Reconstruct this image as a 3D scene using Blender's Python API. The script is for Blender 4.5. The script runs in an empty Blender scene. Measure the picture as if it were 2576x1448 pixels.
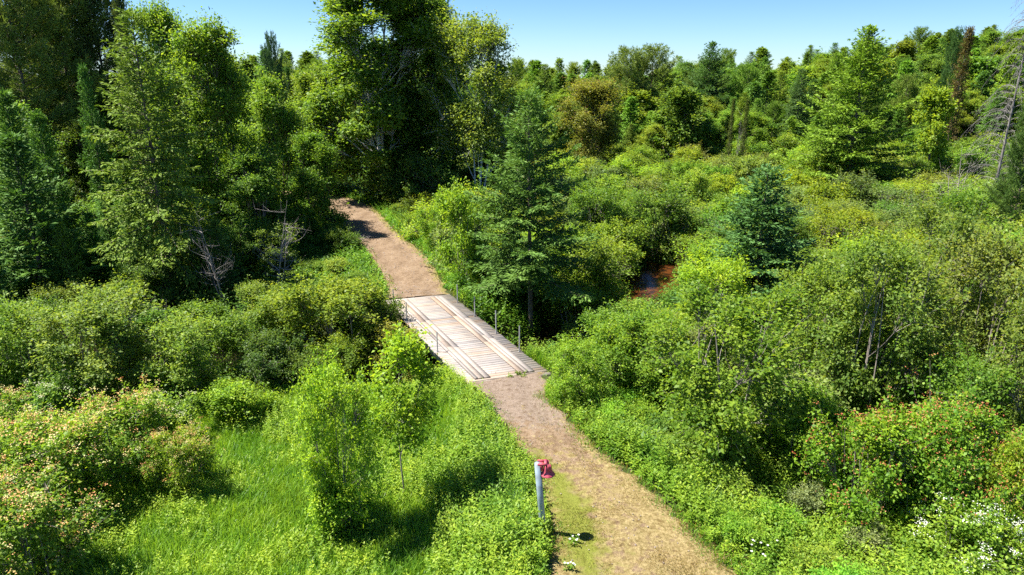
import bpy, math, random
import numpy as np
from mathutils import Vector
R_ = math.radians
scene = bpy.context.scene
# ------------------------------------------------------------------ camera, sky, sun, exposure
CAMZ = 11.5; PITCH = R_(17.8)
cam_d = bpy.data.cameras.new('camera'); cam = bpy.data.objects.new('camera', cam_d)
scene.collection.objects.link(cam); cam.location = (0, 0, CAMZ); cam.rotation_euler = (R_(90) - PITCH, 0, 0)
cam_d.sensor_width = 36; cam_d.lens = 24; cam_d.clip_start = .1; cam_d.clip_end = 6000
scene.camera = cam
SUN_EL, SUN_AZ = R_(60), R_(-80)          # azimuth clockwise from +Y
world = bpy.data.worlds.new("World"); scene.world = world; world.use_nodes = True
wn = world.node_tree; wn.nodes.clear()
sky = wn.nodes.new('ShaderNodeTexSky'); sky.sky_type = 'NISHITA'; sky.sun_disc = False
sky.sun_elevation = SUN_EL; sky.sun_rotation = SUN_AZ; sky.altitude = 1500; sky.air_density = 1.0; sky.dust_density = .1; sky.ozone_density = 3.5
bg = wn.nodes.new('ShaderNodeBackground'); bg.inputs['Strength'].default_value = .05
wo = wn.nodes.new('ShaderNodeOutputWorld')
hs = wn.nodes.new('ShaderNodeHueSaturation'); hs.inputs['Saturation'].default_value = 1.12; hs.inputs['Hue'].default_value = .505
wn.links.new(sky.outputs[0], hs.inputs['Color']); tn = wn.nodes.new('ShaderNodeMix'); tn.data_type = 'RGBA'; tn.blend_type = 'MULTIPLY'; tn.inputs[0].default_value = 1; tn.inputs[7].default_value = (.72, .9, 1.15, 1)
wn.links.new(hs.outputs[0], tn.inputs[6]); wn.links.new(tn.outputs[2], bg.inputs[0]); wn.links.new(bg.outputs[0], wo.inputs[0])
sun_d = bpy.data.lights.new('sun', 'SUN'); sun_d.energy = 4.8; sun_d.angle = R_(.5); sun_d.color = (1, .95, .86)
sun = bpy.data.objects.new('sun', sun_d); scene.collection.objects.link(sun)
sdir = Vector((math.sin(SUN_AZ) * math.cos(SUN_EL), math.cos(SUN_AZ) * math.cos(SUN_EL), math.sin(SUN_EL)))
sun.rotation_euler = sdir.to_track_quat('Z', 'Y').to_euler(); sun.location = (-30, 30, 60)
scene.view_settings.view_transform = 'Standard'; scene.view_settings.look = 'None'
scene.view_settings.exposure = 1.62; scene.view_settings.gamma = 1
cy = scene.cycles
cy.max_bounces = 9; cy.diffuse_bounces = 6; cy.transmission_bounces = 8; cy.glossy_bounces = 2; cy.transparent_max_bounces = 4
cy.use_adaptive_sampling = True; cy.adaptive_threshold = .02; cy.use_denoising = False
scene.render.use_persistent_data = False

# ------------------------------------------------------------------ perspective bookkeeping: photo pixels -> points of the place
FPX = 2000 / 1.16460; CX, CY = 1288, 724; c_, s_ = math.cos(PITCH), math.sin(PITCH)
def ray(X, Y):
    u, v = (X - CX) / FPX, (CY - Y) / FPX
    return np.array((u, c_ + v * s_, -s_ + v * c_))
def flat(X, Y, z=0.):
    d = ray(X, Y); k = (CAMZ - z) / -d[2]; return float(d[0] * k), float(d[1] * k)
def project(x, y, z):
    d = np.array((x, y, z - CAMZ)); f = d[1] * c_ - d[2] * s_; up = d[1] * s_ + d[2] * c_
    return CX + FPX * d[0] / f, CY - FPX * up / f

# ------------------------------------------------------------------ helpers
COL = scene.collection
def link(o, parent=None):
    COL.objects.link(o)
    if parent is not None: o.parent = parent
    return o
def tag(o, label=None, cat=None, group=None, kind=None):
    if label: o['label'] = label
    if cat: o['category'] = cat
    if group: o['group'] = group
    if kind: o['kind'] = kind
    return o
def mesh_np(name, V, F, mat, tone=None, smooth=False, attrs=None, tint=None):
    V = np.asarray(V, np.float32).reshape(-1, 3); F = np.asarray(F, np.int32)
    me = bpy.data.meshes.new(name); n = F.shape[1]
    me.vertices.add(len(V)); me.vertices.foreach_set('co', V.ravel())
    me.loops.add(F.size); me.loops.foreach_set('vertex_index', F.ravel())
    me.polygons.add(len(F)); me.polygons.foreach_set('loop_start', np.arange(0, F.size, n, dtype=np.int32))
    me.polygons.foreach_set('loop_total', np.full(len(F), n, np.int32))
    if smooth: me.polygons.foreach_set('use_smooth', np.ones(len(F), bool))
    me.update(calc_edges=True); me.materials.append(mat)
    if tone is not None:
        a = me.attributes.new('tone', 'FLOAT', 'FACE'); a.data.foreach_set('value', np.asarray(tone, np.float32))
    for k, v in (attrs or {}).items():
        a = me.attributes.new(k, 'FLOAT', 'POINT'); a.data.foreach_set('value', np.asarray(v, np.float32))
    return me
class Geo:                                  # collects quads
    def __init__(s): s.V = []; s.F = []; s.T = []; s.n = 0
    def add(s, V, F, t=None):
        V = np.asarray(V, float).reshape(-1, 3); F = np.asarray(F, int).reshape(-1, 4)
        s.V.append(V); s.F.append(F + s.n); s.n += len(V)
        s.T.append(np.full(len(F), .5) if t is None else np.broadcast_to(t, (len(F),)))
    def mesh(s, name, mat, smooth=False):
        return mesh_np(name, np.concatenate(s.V), np.concatenate(s.F), mat, np.concatenate(s.T), smooth)
    def box(s, c, sx, sy, sz, ax=(1, 0, 0), ay=(0, 1, 0), t=.5, az=(0, 0, 1)):
        c, ax, ay, az = map(lambda q: np.array(q, float), (c, ax, ay, az))
        P = [c + ax * sx / 2 * i + ay * sy / 2 * j + az * sz / 2 * k for i in (-1, 1) for j in (-1, 1) for k in (-1, 1)]
        s.add(P, [(0, 1, 3, 2), (4, 6, 7, 5), (0, 4, 5, 1), (2, 3, 7, 6), (0, 2, 6, 4), (1, 5, 7, 3)], t)
    def tube(s, pts, rad, sides=6, t=.5):
        pts = np.asarray(pts, float); rad = np.broadcast_to(rad, (len(pts),)); n = len(pts)
        d = np.gradient(pts, axis=0); d /= np.linalg.norm(d, axis=1)[:, None] + 1e-9
        ref = np.array((1., 0, 0)) if abs(d[0][0]) < .8 else np.array((0, 1., 0))
        a = np.cross(d, ref); a /= np.linalg.norm(a, axis=1)[:, None] + 1e-9; b = np.cross(d, a)
        th = np.arange(sides) * 2 * math.pi / sides
        V = pts[:, None] + rad[:, None, None] * (a[:, None] * np.cos(th)[None, :, None] + b[:, None] * np.sin(th)[None, :, None])
        i = np.arange(n - 1)[:, None] * sides; j = np.arange(sides)[None]; k = (j + 1) % sides
        F = np.stack([i + j, i + k, i + sides + k, i + sides + j], -1).reshape(-1, 4)
        s.add(V, F, t)
    def twigs(s, A, B, ra, rb, t=.5):         # many thin three-sided twigs at once
        A = np.asarray(A); B = np.asarray(B); d = B - A; d /= np.linalg.norm(d, axis=1)[:, None] + 1e-9
        a = np.cross(d, (0.31, .2, .93)); a /= np.linalg.norm(a, axis=1)[:, None] + 1e-9; b = np.cross(d, a)
        th = np.arange(3) * 2 * math.pi / 3; o = a[:, None] * np.cos(th)[None, :, None] + b[:, None] * np.sin(th)[None, :, None]
        V = np.concatenate([A[:, None] + o * ra, B[:, None] + o * rb], 1)
        i = np.arange(len(A))[:, None, None] * 6; F = i + np.array([(0, 1, 4, 3), (1, 2, 5, 4), (2, 0, 3, 5)])[None]
        s.add(V, F.reshape(-1, 4), t)
def unit(a): return a / (np.linalg.norm(a, axis=-1, keepdims=True) + 1e-9)
def kites(P, ax, nr, L, W, fold=.25):
    """leaf-shaped quads: base P, axis ax, facing nr"""
    ax = unit(ax); sd = unit(np.cross(nr, ax)); nn = np.cross(ax, sd)
    L = np.broadcast_to(L, (len(P),))[:, None]; W = np.broadcast_to(W, (len(P),))[:, None]
    m = P + ax * L * .45
    V = np.stack([P, m + sd * W * .5 + nn * W * fold, P + ax * L, m - sd * W * .5 + nn * W * fold], 1)
    F = np.arange(len(P) * 4).reshape(-1, 4)
    return V.reshape(-1, 3), F

# ------------------------------------------------------------------ materials
def newmat(name):
    m = bpy.data.materials.new(name); m.use_nodes = True; nt = m.node_tree; nt.nodes.clear(); return m, nt
class NT:
    def __init__(s, nt): s.nt = nt
    def n(s, t, **kw):
        o = s.nt.nodes.new(t)
        for k, v in kw.items():
            if k.startswith('i_'):
                kk = k[2:]; kk = int(kk) if kk.isdigit() else kk.replace('_', ' '); o.inputs[kk].default_value = v
            else: setattr(o, k, v)
        return o
    def l(s, a, b): s.nt.links.new(a, b)
    def math(s, op, a, b=None, clamp=False):
        o = s.n('ShaderNodeMath', operation=op, use_clamp=clamp)
        for i, q in enumerate((a, b)):
            if q is None: continue
            if isinstance(q, (int, float)): o.inputs[i].default_value = q
            else: s.l(q, o.inputs[i])
        return o.outputs[0]
    def mix(s, f, a, b, typ='MIX'):
        o = s.n('ShaderNodeMix', data_type='RGBA', blend_type=typ)
        for i, q in ((0, f), (6, a), (7, b)):
            if isinstance(q, (int, float)): o.inputs[i].default_value = q
            elif isinstance(q, tuple): o.inputs[i].default_value = (*q, 1)
            else: s.l(q, o.inputs[i])
        return o.outputs[2]
    def noise(s, vec, scale, detail=3, rough=.55):
        o = s.n('ShaderNodeTexNoise'); o.inputs['Scale'].default_value = scale; o.inputs['Detail'].default_value = detail; o.inputs['Roughness'].default_value = rough
        if vec is not None: s.l(vec, o.inputs['Vector'])
        return o.outputs['Fac']
    def ramp(s, f, stops):
        o = s.n('ShaderNodeValToRGB'); e = o.color_ramp.elements
        while len(e) < len(stops): e.new(.5)
        for q, (p, c) in zip(e, stops): q.position = p; q.color = (*c, 1) if len(c) == 3 else c
        s.l(f, o.inputs[0]); return o.outputs[0]
    def attr(s, name):
        o = s.n('ShaderNodeAttribute', attribute_name=name); return o.outputs['Fac']
    def out(s, sh): o = s.n('ShaderNodeOutputMaterial'); s.l(sh, o.inputs[0])
def leaf_material(name, trans=.48, rough=.5, spec=.22, hue=.05, yellow=(1.35, 1.25, .55)):
    m, nt = newmat(name); N = NT(nt)
    oi = N.n('ShaderNodeObjectInfo'); tone = N.attr('tone')
    tc = N.n('ShaderNodeTexCoord'); lo = N.noise(tc.outputs['Object'], .9, 2)
    val = N.math('ADD', N.math('MULTIPLY', tone, .85), N.math('ADD', .2, N.math('MULTIPLY', lo, .75)))
    h = N.n('ShaderNodeHueSaturation'); N.l(oi.outputs['Color'], h.inputs['Color'])
    hv = N.math('ADD', N.math('ADD', .5 + hue * .5, N.math('MULTIPLY', tone, -hue)), N.math('MULTIPLY', N.math('SUBTRACT', lo, .5), -hue * 1.5))
    N.l(hv, h.inputs['Hue']); N.l(val, h.inputs['Value'])
    p = N.n('ShaderNodeBsdfPrincipled'); p.inputs['Roughness'].default_value = rough; p.inputs['Specular IOR Level'].default_value = spec
    N.l(h.outputs[0], p.inputs['Base Color'])
    t = N.n('ShaderNodeBsdfTranslucent'); N.l(N.mix(1., h.outputs[0], yellow, 'MULTIPLY'), t.inputs[0])
    mx = N.n('ShaderNodeMixShader'); mx.inputs[0].default_value = trans
    N.l(p.outputs[0], mx.inputs[1]); N.l(t.outputs[0], mx.inputs[2]); N.out(mx.outputs[0]); return m
M_LEAF = leaf_material('broad leaves')
M_NEEDLE = leaf_material('needles', trans=.25, rough=.6, spec=.12, hue=.03, yellow=(1.2, 1.2, .6))
M_GRASS = leaf_material('grass blades', trans=.42, rough=.4, spec=.4, hue=.05)
def bark_material(name, a, b, scale=6, white=False):
    m, nt = newmat(name); N = NT(nt); tc = N.n('ShaderNodeTexCoord')
    mp = N.n('ShaderNodeMapping'); mp.inputs['Scale'].default_value = (1, 1, 3.5 if white else .25); N.l(tc.outputs['Object'], mp.inputs[0])
    f = N.noise(mp.outputs[0], scale, 5, .65)
    col = N.ramp(f, [(.38, a), (.5, b), (.62, tuple(min(1, q * 1.25) for q in b))])
    p = N.n('ShaderNodeBsdfPrincipled'); N.l(col, p.inputs['Base Color']); p.inputs['Roughness'].default_value = .85
    bp = N.n('ShaderNodeBump'); bp.inputs['Strength'].default_value = .5; bp.inputs['Distance'].default_value = .02; N.l(f, bp.inputs['Height']); N.l(bp.outputs[0], p.inputs['Normal'])
    N.out(p.outputs[0]); return m
M_BARK = bark_material('grey brown bark', (.06, .045, .035), (.17, .13, .1))
M_BIRCH = bark_material('white birch bark', (.12, .1, .08), (.62, .6, .54), 5, True)
M_DEAD = bark_material('bleached dead wood', (.08, .07, .06), (.23, .2, .18))
M_OLD = bark_material('old grey dead bark', (.07, .065, .06), (.19, .175, .16))
M_TWIG = bark_material('grey alder stems', (.1, .085, .07), (.27, .23, .2))
def simple(name, col, rough=.6, metal=0., noise=None, spec=.4):
    m, nt = newmat(name); N = NT(nt); p = N.n('ShaderNodeBsdfPrincipled')
    p.inputs['Roughness'].default_value = rough; p.inputs['Metallic'].default_value = metal; p.inputs['Specular IOR Level'].default_value = spec
    if noise:
        tc = N.n('ShaderNodeTexCoord'); f = N.noise(tc.outputs['Object'], noise[0], 5)
        N.l(N.ramp(f, [(.35, noise[1]), (.6, col)]), p.inputs['Base Color'])
    else: p.inputs['Base Color'].default_value = (*col, 1)
    N.out(p.outputs[0]); return m
def blossom_material(name, cols):
    m, nt = newmat(name); N = NT(nt); tone = N.attr('tone')
    col = N.ramp(tone, [(i / (len(cols) - 1), c) for i, c in enumerate(cols)])
    p = N.n('ShaderNodeBsdfPrincipled'); N.l(col, p.inputs['Base Color']); p.inputs['Roughness'].default_value = .6
    t = N.n('ShaderNodeBsdfTranslucent'); N.l(col, t.inputs[0]); mx = N.n('ShaderNodeMixShader'); mx.inputs[0].default_value = .25
    N.l(p.outputs[0], mx.inputs[1]); N.l(t.outputs[0], mx.inputs[2]); N.out(mx.outputs[0]); return m
M_ORANGE = blossom_material('orange cream flower heads', [(.55, .22, .07), (.6, .34, .1), (.56, .46, .15), (.62, .58, .28)])
M_RED = blossom_material('red berries', [(.34, .07, .025), (.44, .14, .05), (.46, .24, .08)])
M_WHITE = blossom_material('white flower heads', [(.7, .72, .6), (.82, .83, .78)])
M_CREAM = blossom_material('cream flower heads', [(.5, .5, .28), (.62, .62, .42)])
M_RUST = blossom_material('rusty young leaves', [(.28, .12, .04), (.4, .17, .06), (.3, .2, .06)])

# ------------------------------------------------------------------ terrain
def sm(a, b, x): t = np.clip((x - a) / (b - a), 0, 1); return t * t * (3 - 2 * t)
def vnoise(x, y, f, seed=0):
    x = np.asarray(x, float) * f + seed * 17.3; y = np.asarray(y, float) * f - seed * 9.1
    return (np.sin(x * 1.7 + 1.3 * np.sin(y * 1.1)) + np.sin(y * 1.9 + 1.7 * np.sin(x * .8 + 2)) + np.sin((x + y) * 1.3 + 4)) / 3
# edges of the dirt track: (left x, y, right x, y)
TRACK_FAR = [(-5.02 - 1.3, 33.9, -3.55, 34.6), (-6.9, 36.4, -3.95, 36.6), (-8.0, 39.6, -4.8, 39.8), (-9.3, 43.2, -6.0, 43.4), (-11.0, 47.3, -7.9, 47.6), (-12.9, 51.2, -9.6, 51.8), (-14.6, 55.2, -11.2, 56.3), (-16.5, 58.8, -13.4, 60.8), (-19.5, 61.5, -17.2, 64.5), (-24, 63.5, -22.6, 67), (-32, 65, -31, 69)]
TRACK_NEAR = [(.8, 6, 6.8, 7), (.7, 11, 5.9, 11), (.95, 13.4, 5.15, 13.4), (1.1, 14.8, 4.6, 14.8), (1.02, 16, 4.15, 16), (.85, 17.3, 3.5, 17.4), (.5, 18.6, 2.72, 18.7), (-.15, 20.3, 2.05, 20.4), (-.8, 22.2, 1.25, 22.4), (-1.55, 23.8, 1.1, 24.75)]
def dense(pts, n=12):
    P = np.array(pts, float); out = []
    for i in range(len(P) - 1):
        p0, p1, p2, p3 = P[max(i - 1, 0)], P[i], P[i + 1], P[min(i + 2, len(P) - 1)]
        for k in range(n):
            t = k / n; out.append(.5 * ((2 * p1) + (-p0 + p2) * t + (2 * p0 - 5 * p1 + 4 * p2 - p3) * t ** 2 + (-p0 + 3 * p1 - 3 * p2 + p3) * t ** 3))
    out.append(P[-1]); return np.array(out)
TF, TN = dense(TRACK_FAR), dense(TRACK_NEAR)
def seg_samples(T): return np.stack([(T[:, 0] + T[:, 2]) / 2, (T[:, 1] + T[:, 3]) / 2, np.hypot(T[:, 2] - T[:, 0], T[:, 3] - T[:, 1]) / 2], 1)
TS = np.concatenate([seg_samples(TN), seg_samples(TF)])
BR = np.array([(-.2 - 4.67 * t, 24.4 + 9.55 * t, 1.65) for t in np.linspace(0, 1, 24)])
CREEK = dense([(-60, 36), (-34, 31), (-20, 31.5), (-13, 29.5), (-7.5, 29.2), (-2.6, 29.3), (2, 31.5), (5.5, 38), (8.4, 42.2), (10.2, 44), (11.6, 48), (12.5, 53), (20, 62), (34, 68), (60, 74)], 10)
def dist_to(x, y, S, w=None):
    x = np.atleast_1d(np.asarray(x, float)); y = np.atleast_1d(np.asarray(y, float)); best = np.full(x.shape, 1e9)
    for i in range(len(S)):
        d = np.hypot(x - S[i, 0], y - S[i, 1]) - (S[i, 2] if S.shape[1] > 2 else 0); best = np.minimum(best, d)
    return best
def dist_track(x, y): return dist_to(x, y, TS)
def dist_bridge(x, y): return dist_to(x, y, BR)
def height(x, y):
    x = np.atleast_1d(np.asarray(x, float)); y = np.atleast_1d(np.asarray(y, float))
    left = sm(0, -10, x + 4.5 * sm(24, 55, y) * 2)
    z = -1.15 + .25 * vnoise(x, y, .16, 1) + .12 * vnoise(x, y, .5, 2)
    z = z + .75 * sm(24, 10, y) + 1.2 * left * sm(34, 60, y)
    z = z + sm(75, 190, np.hypot(x, y)) * (1.6 + 10 * sm(.08, .8, x / (y + 20)) + 2 * sm(.0, -.6, x / (y + 20)))
    z = z - sm(260, 900, np.hypot(x, y)) * 22
    dc = dist_to(x, y, CREEK); z = z + (-2.55 - z) * (1 - sm(1.3, 4.2, dc)) * 1.0
    dt = dist_track(x, y); near_br = sm(.2, 1.6, np.minimum(dist_bridge(x, y) + .0, 3))
    z = z * sm(.25, 3.2, dt) + (-.035) * (1 - sm(.25, 3.2, dt))
    return z
def hz(x, y): return float(height(x, y)[0])
def on_ground(X, Y):
    z = -.5
    for _ in range(7):
        x, y = flat(X, Y, z); z = .5 * z + .5 * hz(x, y)
    return x, y, hz(x, y)
# one sheet, fine near, coarse far
gy = np.concatenate([np.arange(-30, 8, 3.), np.arange(8, 75, .45), np.arange(75, 240, 3.), np.geomspace(240, 2600, 16)])
gx1 = np.concatenate([np.arange(0, 26, .45), np.arange(26, 120, 2.5), np.geomspace(120, 2600, 16)])
gx = np.concatenate([-gx1[:0:-1], gx1])
GX, GY = np.meshgrid(gx, gy); GZ = height(GX.ravel(), GY.ravel())
nx_, ny_ = len(gx), len(gy); ii = (np.arange(ny_ - 1)[:, None] * nx_ + np.arange(nx_ - 1)[None])
GF = np.stack([ii, ii + 1, ii + nx_ + 1, ii + nx_], -1).reshape(-1, 4)
m, nt = newmat('forest floor'); N = NT(nt); tc = N.n('ShaderNodeTexCoord')
f1 = N.noise(tc.outputs['Object'], .6, 6, .6); f2 = N.noise(tc.outputs['Object'], 7, 6, .65)
col = N.mix(f2, N.ramp(f1, [(.35, (.03, .045, .012)), (.5, (.045, .07, .015)), (.65, (.07, .06, .035))]), (.05, .055, .02))
p = N.n('ShaderNodeBsdfPrincipled'); N.l(col, p.inputs['Base Color']); p.inputs['Roughness'].default_value = .95; p.inputs['Specular IOR Level'].default_value = .1
bp = N.n('ShaderNodeBump'); bp.inputs['Strength'].default_value = .8; bp.inputs['Distance'].default_value = .08; N.l(f2, bp.inputs['Height']); N.l(bp.outputs[0], p.inputs['Normal']); N.out(p.outputs[0])
tag(link(bpy.data.objects.new('ground', mesh_np('ground', np.stack([GX.ravel(), GY.ravel(), GZ], 1), GF, m, smooth=True))), kind='structure')
# creek water: a ribbon along the channel
m, nt = newmat('tannin brown water'); N = NT(nt); tc = N.n('ShaderNodeTexCoord'); f = N.noise(tc.outputs['Object'], 1.3, 4); w = N.noise(tc.outputs['Object'], 9, 3)
sp = N.n('ShaderNodeSeparateXYZ'); N.l(tc.outputs['Object'], sp.inputs[0]); bed = N.math('MULTIPLY', N.math('SUBTRACT', sp.outputs[0], 5.5), .7, True)
p = N.n('ShaderNodeBsdfPrincipled'); N.l(N.mix(bed, (.015, .011, .007), N.ramp(f, [(.4, (.015, .009, .005)), (.5, (.1, .033, .008)), (.62, (.03, .014, .006))])), p.inputs['Base Color']); p.inputs['Roughness'].default_value = .06; p.inputs['IOR'].default_value = 1.33
bp = N.n('ShaderNodeBump'); bp.inputs['Strength'].default_value = .25; bp.inputs['Distance'].default_value = .03; N.l(w, bp.inputs['Height']); N.l(bp.outputs[0], p.inputs['Normal']); N.out(p.outputs[0])
cd = unit(np.gradient(CREEK, axis=0)); cn = np.stack([-cd[:, 1], cd[:, 0]], 1); WZ = -2.12
wv = np.concatenate([np.c_[CREEK + cn * 2.6, np.full(len(CREEK), WZ)], np.c_[CREEK - cn * 2.6, np.full(len(CREEK), WZ)]]); k = np.arange(len(CREEK) - 1); nC = len(CREEK)
tag(link(bpy.data.objects.new('creek_water', mesh_np('creek_water', wv, np.stack([k, k + nC, k + nC + 1, k + 1], 1), m, smooth=True))), kind='structure')
# dirt track sheets
def track_mat():
    m, nt = newmat('sandy dirt and worn turf'); N = NT(nt); geo = N.n('ShaderNodeNewGeometry'); P = geo.outputs['Position']
    n1 = N.noise(P, 1.2, 5); n2 = N.noise(P, 14, 5, .7); n3 = N.noise(P, 60, 3, .7); n4 = N.noise(P, 3.5, 5, .65)
    mp = N.n('ShaderNodeMapping'); mp.inputs['Rotation'].default_value = (0, 0, R_(-28)); mp.inputs['Scale'].default_value = (1, .5, 1); N.l(P, mp.inputs[0]); streak = N.noise(mp.outputs[0], 1.1, 6, .65)
    dirt = N.ramp(N.math('ADD', N.math('MULTIPLY', streak, .6), N.math('MULTIPLY', n2, .4)), [(.36, (.11, .074, .046)), (.5, (.2, .14, .09)), (.66, (.26, .195, .135))])
    grav = N.ramp(n3, [(.35, (.09, .065, .048)), (.5, (.205, .155, .12)), (.68, (.31, .26, .215))])
    straw = N.ramp(n2, [(.35, (.13, .1, .035)), (.52, (.24, .185, .085)), (.68, (.32, .26, .13))])
    green = N.ramp(n3, [(.35, (.09, .11, .018)), (.6, (.2, .21, .04))])
    fg, fs, fr = N.attr('green'), N.attr('straw'), N.attr('gravel')
    def thr(f, nz, k=5.): return N.math('MULTIPLY', N.math('ADD', N.math('SUBTRACT', f, .5), N.math('MULTIPLY', N.math('SUBTRACT', nz, .5), 1.9)), k, True)
    c = N.mix(thr(fr, n4, 3), dirt, grav); c = N.mix(thr(fs, n4, 4), c, straw); c = N.mix(thr(fg, N.math('ADD', N.math('MULTIPLY', n1, .5), N.math('MULTIPLY', n4, .5)), 2.2), c, green)
    n5 = N.noise(P, 5.5, 6, .75); c = N.mix(1., c, N.ramp(n5, [(.34, (.5, .43, .36)), (.44, (.86, .84, .8)), (.55, (1, 1, 1)), (.68, (1.12, 1.1, 1.08))]), 'MULTIPLY')
    p = N.n('ShaderNodeBsdfPrincipled'); N.l(c, p.inputs['Base Color']); p.inputs['Roughness'].default_value = .95; p.inputs['Specular IOR Level'].default_value = .1
    bp = N.n('ShaderNodeBump'); bp.inputs['Strength'].default_value = .9; bp.inputs['Distance'].default_value = .035
    N.l(N.math('ADD', n2, N.math('MULTIPLY', n3, .5)), bp.inputs['Height']); N.l(bp.outputs[0], p.inputs['Normal']); N.out(p.outputs[0]); return m
M_TRACK = track_mat()
def track(T, name, near):
    nA = 26; a = np.linspace(0, 1, nA); i = np.arange(len(T))
    ed = .28 * vnoise(i * .9, i * 0, 1, 5); ed2 = .28 * vnoise(i * .8, i * 0 + 7, 1, 6)
    L = T[:, :2].copy(); Rr = T[:, 2:].copy(); w = unit(Rr - L)
    m_end = np.ones(len(T)); 
    wd = .2 if near else .1; L -= w * (wd + ed * .7)[:, None]; Rr += w * (wd + ed2 * .7)[:, None]
    X = L[:, None, 0] * (1 - a) + Rr[:, None, 0] * a; Y = L[:, None, 1] * (1 - a) + Rr[:, None, 1] * a
    A = np.broadcast_to(a, X.shape)
    rut = -.03 * (np.exp(-((A - .27) / .1) ** 2) + np.exp(-((A - .73) / .1) ** 2)) + .012 * vnoise(X, Y, 2.2)
    Z = .035 + rut - .05 * np.maximum(np.abs(A - .5) * 2 - .88, 0) / .12
    edge = np.clip((np.abs(A - .5) * 2 - .5) / .4, 0, 1)
    if near:
        d = sm(22, 15.5, Y); straw = .16 + .62 * d + .4 * edge + .15 * np.exp(-((A - .5) / .14) ** 2) * (1 - d)
        green = .78 * np.exp(-((A - .22) / .16) ** 2) * sm(20.5, 18.2, Y) * sm(12, 14.5, Y) + .34 * d
        grav = .75 * sm(19, 22, Y) + .3
    else:
        straw = .1 + .75 * edge * (A > .5) + .35 * edge * (A < .5); green = .45 * edge * (A > .5) + .1; grav = .15 + .4 * sm(38, 35, Y)
    V = np.stack([X, Y, Z], -1).reshape(-1, 3); k = (np.arange(len(T) - 1)[:, None] * nA + np.arange(nA - 1)[None])
    F = np.stack([k, k + 1, k + nA + 1, k + nA], -1).reshape(-1, 4)
    o = bpy.data.objects.new(name, mesh_np(name, V, F, M_TRACK, smooth=True, attrs=dict(straw=straw.ravel(), green=green.ravel(), gravel=grav.ravel())))
    return tag(link(o), kind='structure')
track(TN, 'dirt_track_near', True); track(TF, 'dirt_track_far', False)

# ------------------------------------------------------------------ bridge
def wood_mat():
    m, nt = newmat('weathered planks'); N = NT(nt); tone = N.attr('tone'); geo = N.n('ShaderNodeNewGeometry')
    mp = N.n('ShaderNodeMapping'); mp.inputs['Rotation'].default_value = (0, 0, R_(-17.5)); mp.inputs['Scale'].default_value = (.6, 9, 9); N.l(geo.outputs['Position'], mp.inputs[0])
    g = N.noise(mp.outputs[0], 3, 6, .7); big = N.noise(geo.outputs['Position'], 1.1, 4)
    c = N.ramp(tone, [(0, (.23, .215, .21)), (.3, (.31, .28, .26)), (.55, (.35, .3, .26)), (.75, (.33, .255, .2)), (1, (.24, .165, .11))])
    c = N.mix(.55, c, N.ramp(g, [(.3, (.35, .3, .26)), (.5, (1, 1, 1)), (.7, (1.1, 1.1, 1.1))]), 'MULTIPLY')
    c = N.mix(.35, c, N.ramp(big, [(.35, (.62, .57, .52)), (.6, (1, 1, 1))]), 'MULTIPLY')
    nd = N.noise(geo.outputs['Position'], 22, 2); c = N.mix(1., c, N.ramp(nd, [(.3, (.45, .4, .35)), (.36, (1, 1, 1))]), 'MULTIPLY')
    p = N.n('ShaderNodeBsdfPrincipled'); N.l(c, p.inputs['Base Color']); p.inputs['Roughness'].default_value = .8; p.inputs['Specular IOR Level'].default_value = .2
    bp = N.n('ShaderNodeBump'); bp.inputs['Strength'].default_value = .4; bp.inputs['Distance'].default_value = .01; N.l(g, bp.inputs['Height']); N.l(bp.outputs[0], p.inputs['Normal']); N.out(p.outputs[0]); return m
M_WOOD = wood_mat(); M_STEEL = simple('galvanised steel', (.5, .5, .48), .6, 0, (8, (.34, .33, .32)))
rng = np.random.default_rng(5)
BO = np.array((-.2, 24.38, 0.)); BA = np.array((-4.67, 9.55, 0)); BL = np.linalg.norm(BA); BA /= BL; BC = np.array((math.cos(R_(17.5)), math.sin(R_(17.5)), 0)); BP = np.array((BA[1], -BA[0], 0)); BW = 3.42
BN = np.array((-BC[1], BC[0], 0))
def bpt(t, s, z=0.): return BO + BA * t + BC * s + np.array((0, 0, z))
bridge = link(bpy.data.objects.new('plank_bridge', None)); bridge.location = BO
tag(bridge, 'pale weathered plank bridge on the dirt track over the brown creek', 'bridge')
def bpart(name, g, mat, smooth=False):
    me = g.mesh(name, mat, smooth); o = link(bpy.data.objects.new(name, me), bridge); o.location = -BO; return o
g = Geo(); nb = 50; step = BL / nb; sk = float(BA @ BN)
def pgram(g, t0, t1, s0, s1, z0, z1, tone):
    P = [bpt(t, s, z) for t, s in ((t0, s0), (t0, s1), (t1, s1), (t1, s0)) for z in (z0, z1)]
    g.add(P, [(0, 2, 3, 1), (2, 4, 5, 3), (4, 6, 7, 5), (6, 0, 1, 7), (1, 3, 5, 7), (0, 6, 4, 2)], tone)
for i in range(nb):
    gap = .011 + .014 * rng.random() ** 2; e0, e1 = rng.normal(0, .02, 2); dz = rng.normal(0, .0035)
    pgram(g, i * step + gap / 2, (i + 1) * step - gap / 2, -BW / 2 + e0, BW / 2 + e1, -.07 + dz, dz, np.clip(rng.normal(.4, .22), 0, .9))
bpart('decking', g, M_WOOD)
for nm, s0, s1, z1, tn in (('wheel_plank', -1.12, -.86, .052, .62), ('wheel_plank', -.855, -.62, .05, .45), ('wheel_plank', .56, .80, .05, .72), ('wheel_plank', .95, 1.22, .052, .3)):
    g = Geo(); cuts = [0.12, 3.1 + rng.random(), 6.7 + rng.random(), BL - .1]
    for a, b in zip(cuts, cuts[1:]): pgram(g, a + .004, b - .004, s0 + rng.normal(0, .008), s1 + rng.normal(0, .008), .008, z1, np.clip(tn + rng.normal(0, .1), 0, 1))
    bpart(nm, g, M_WOOD)
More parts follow.
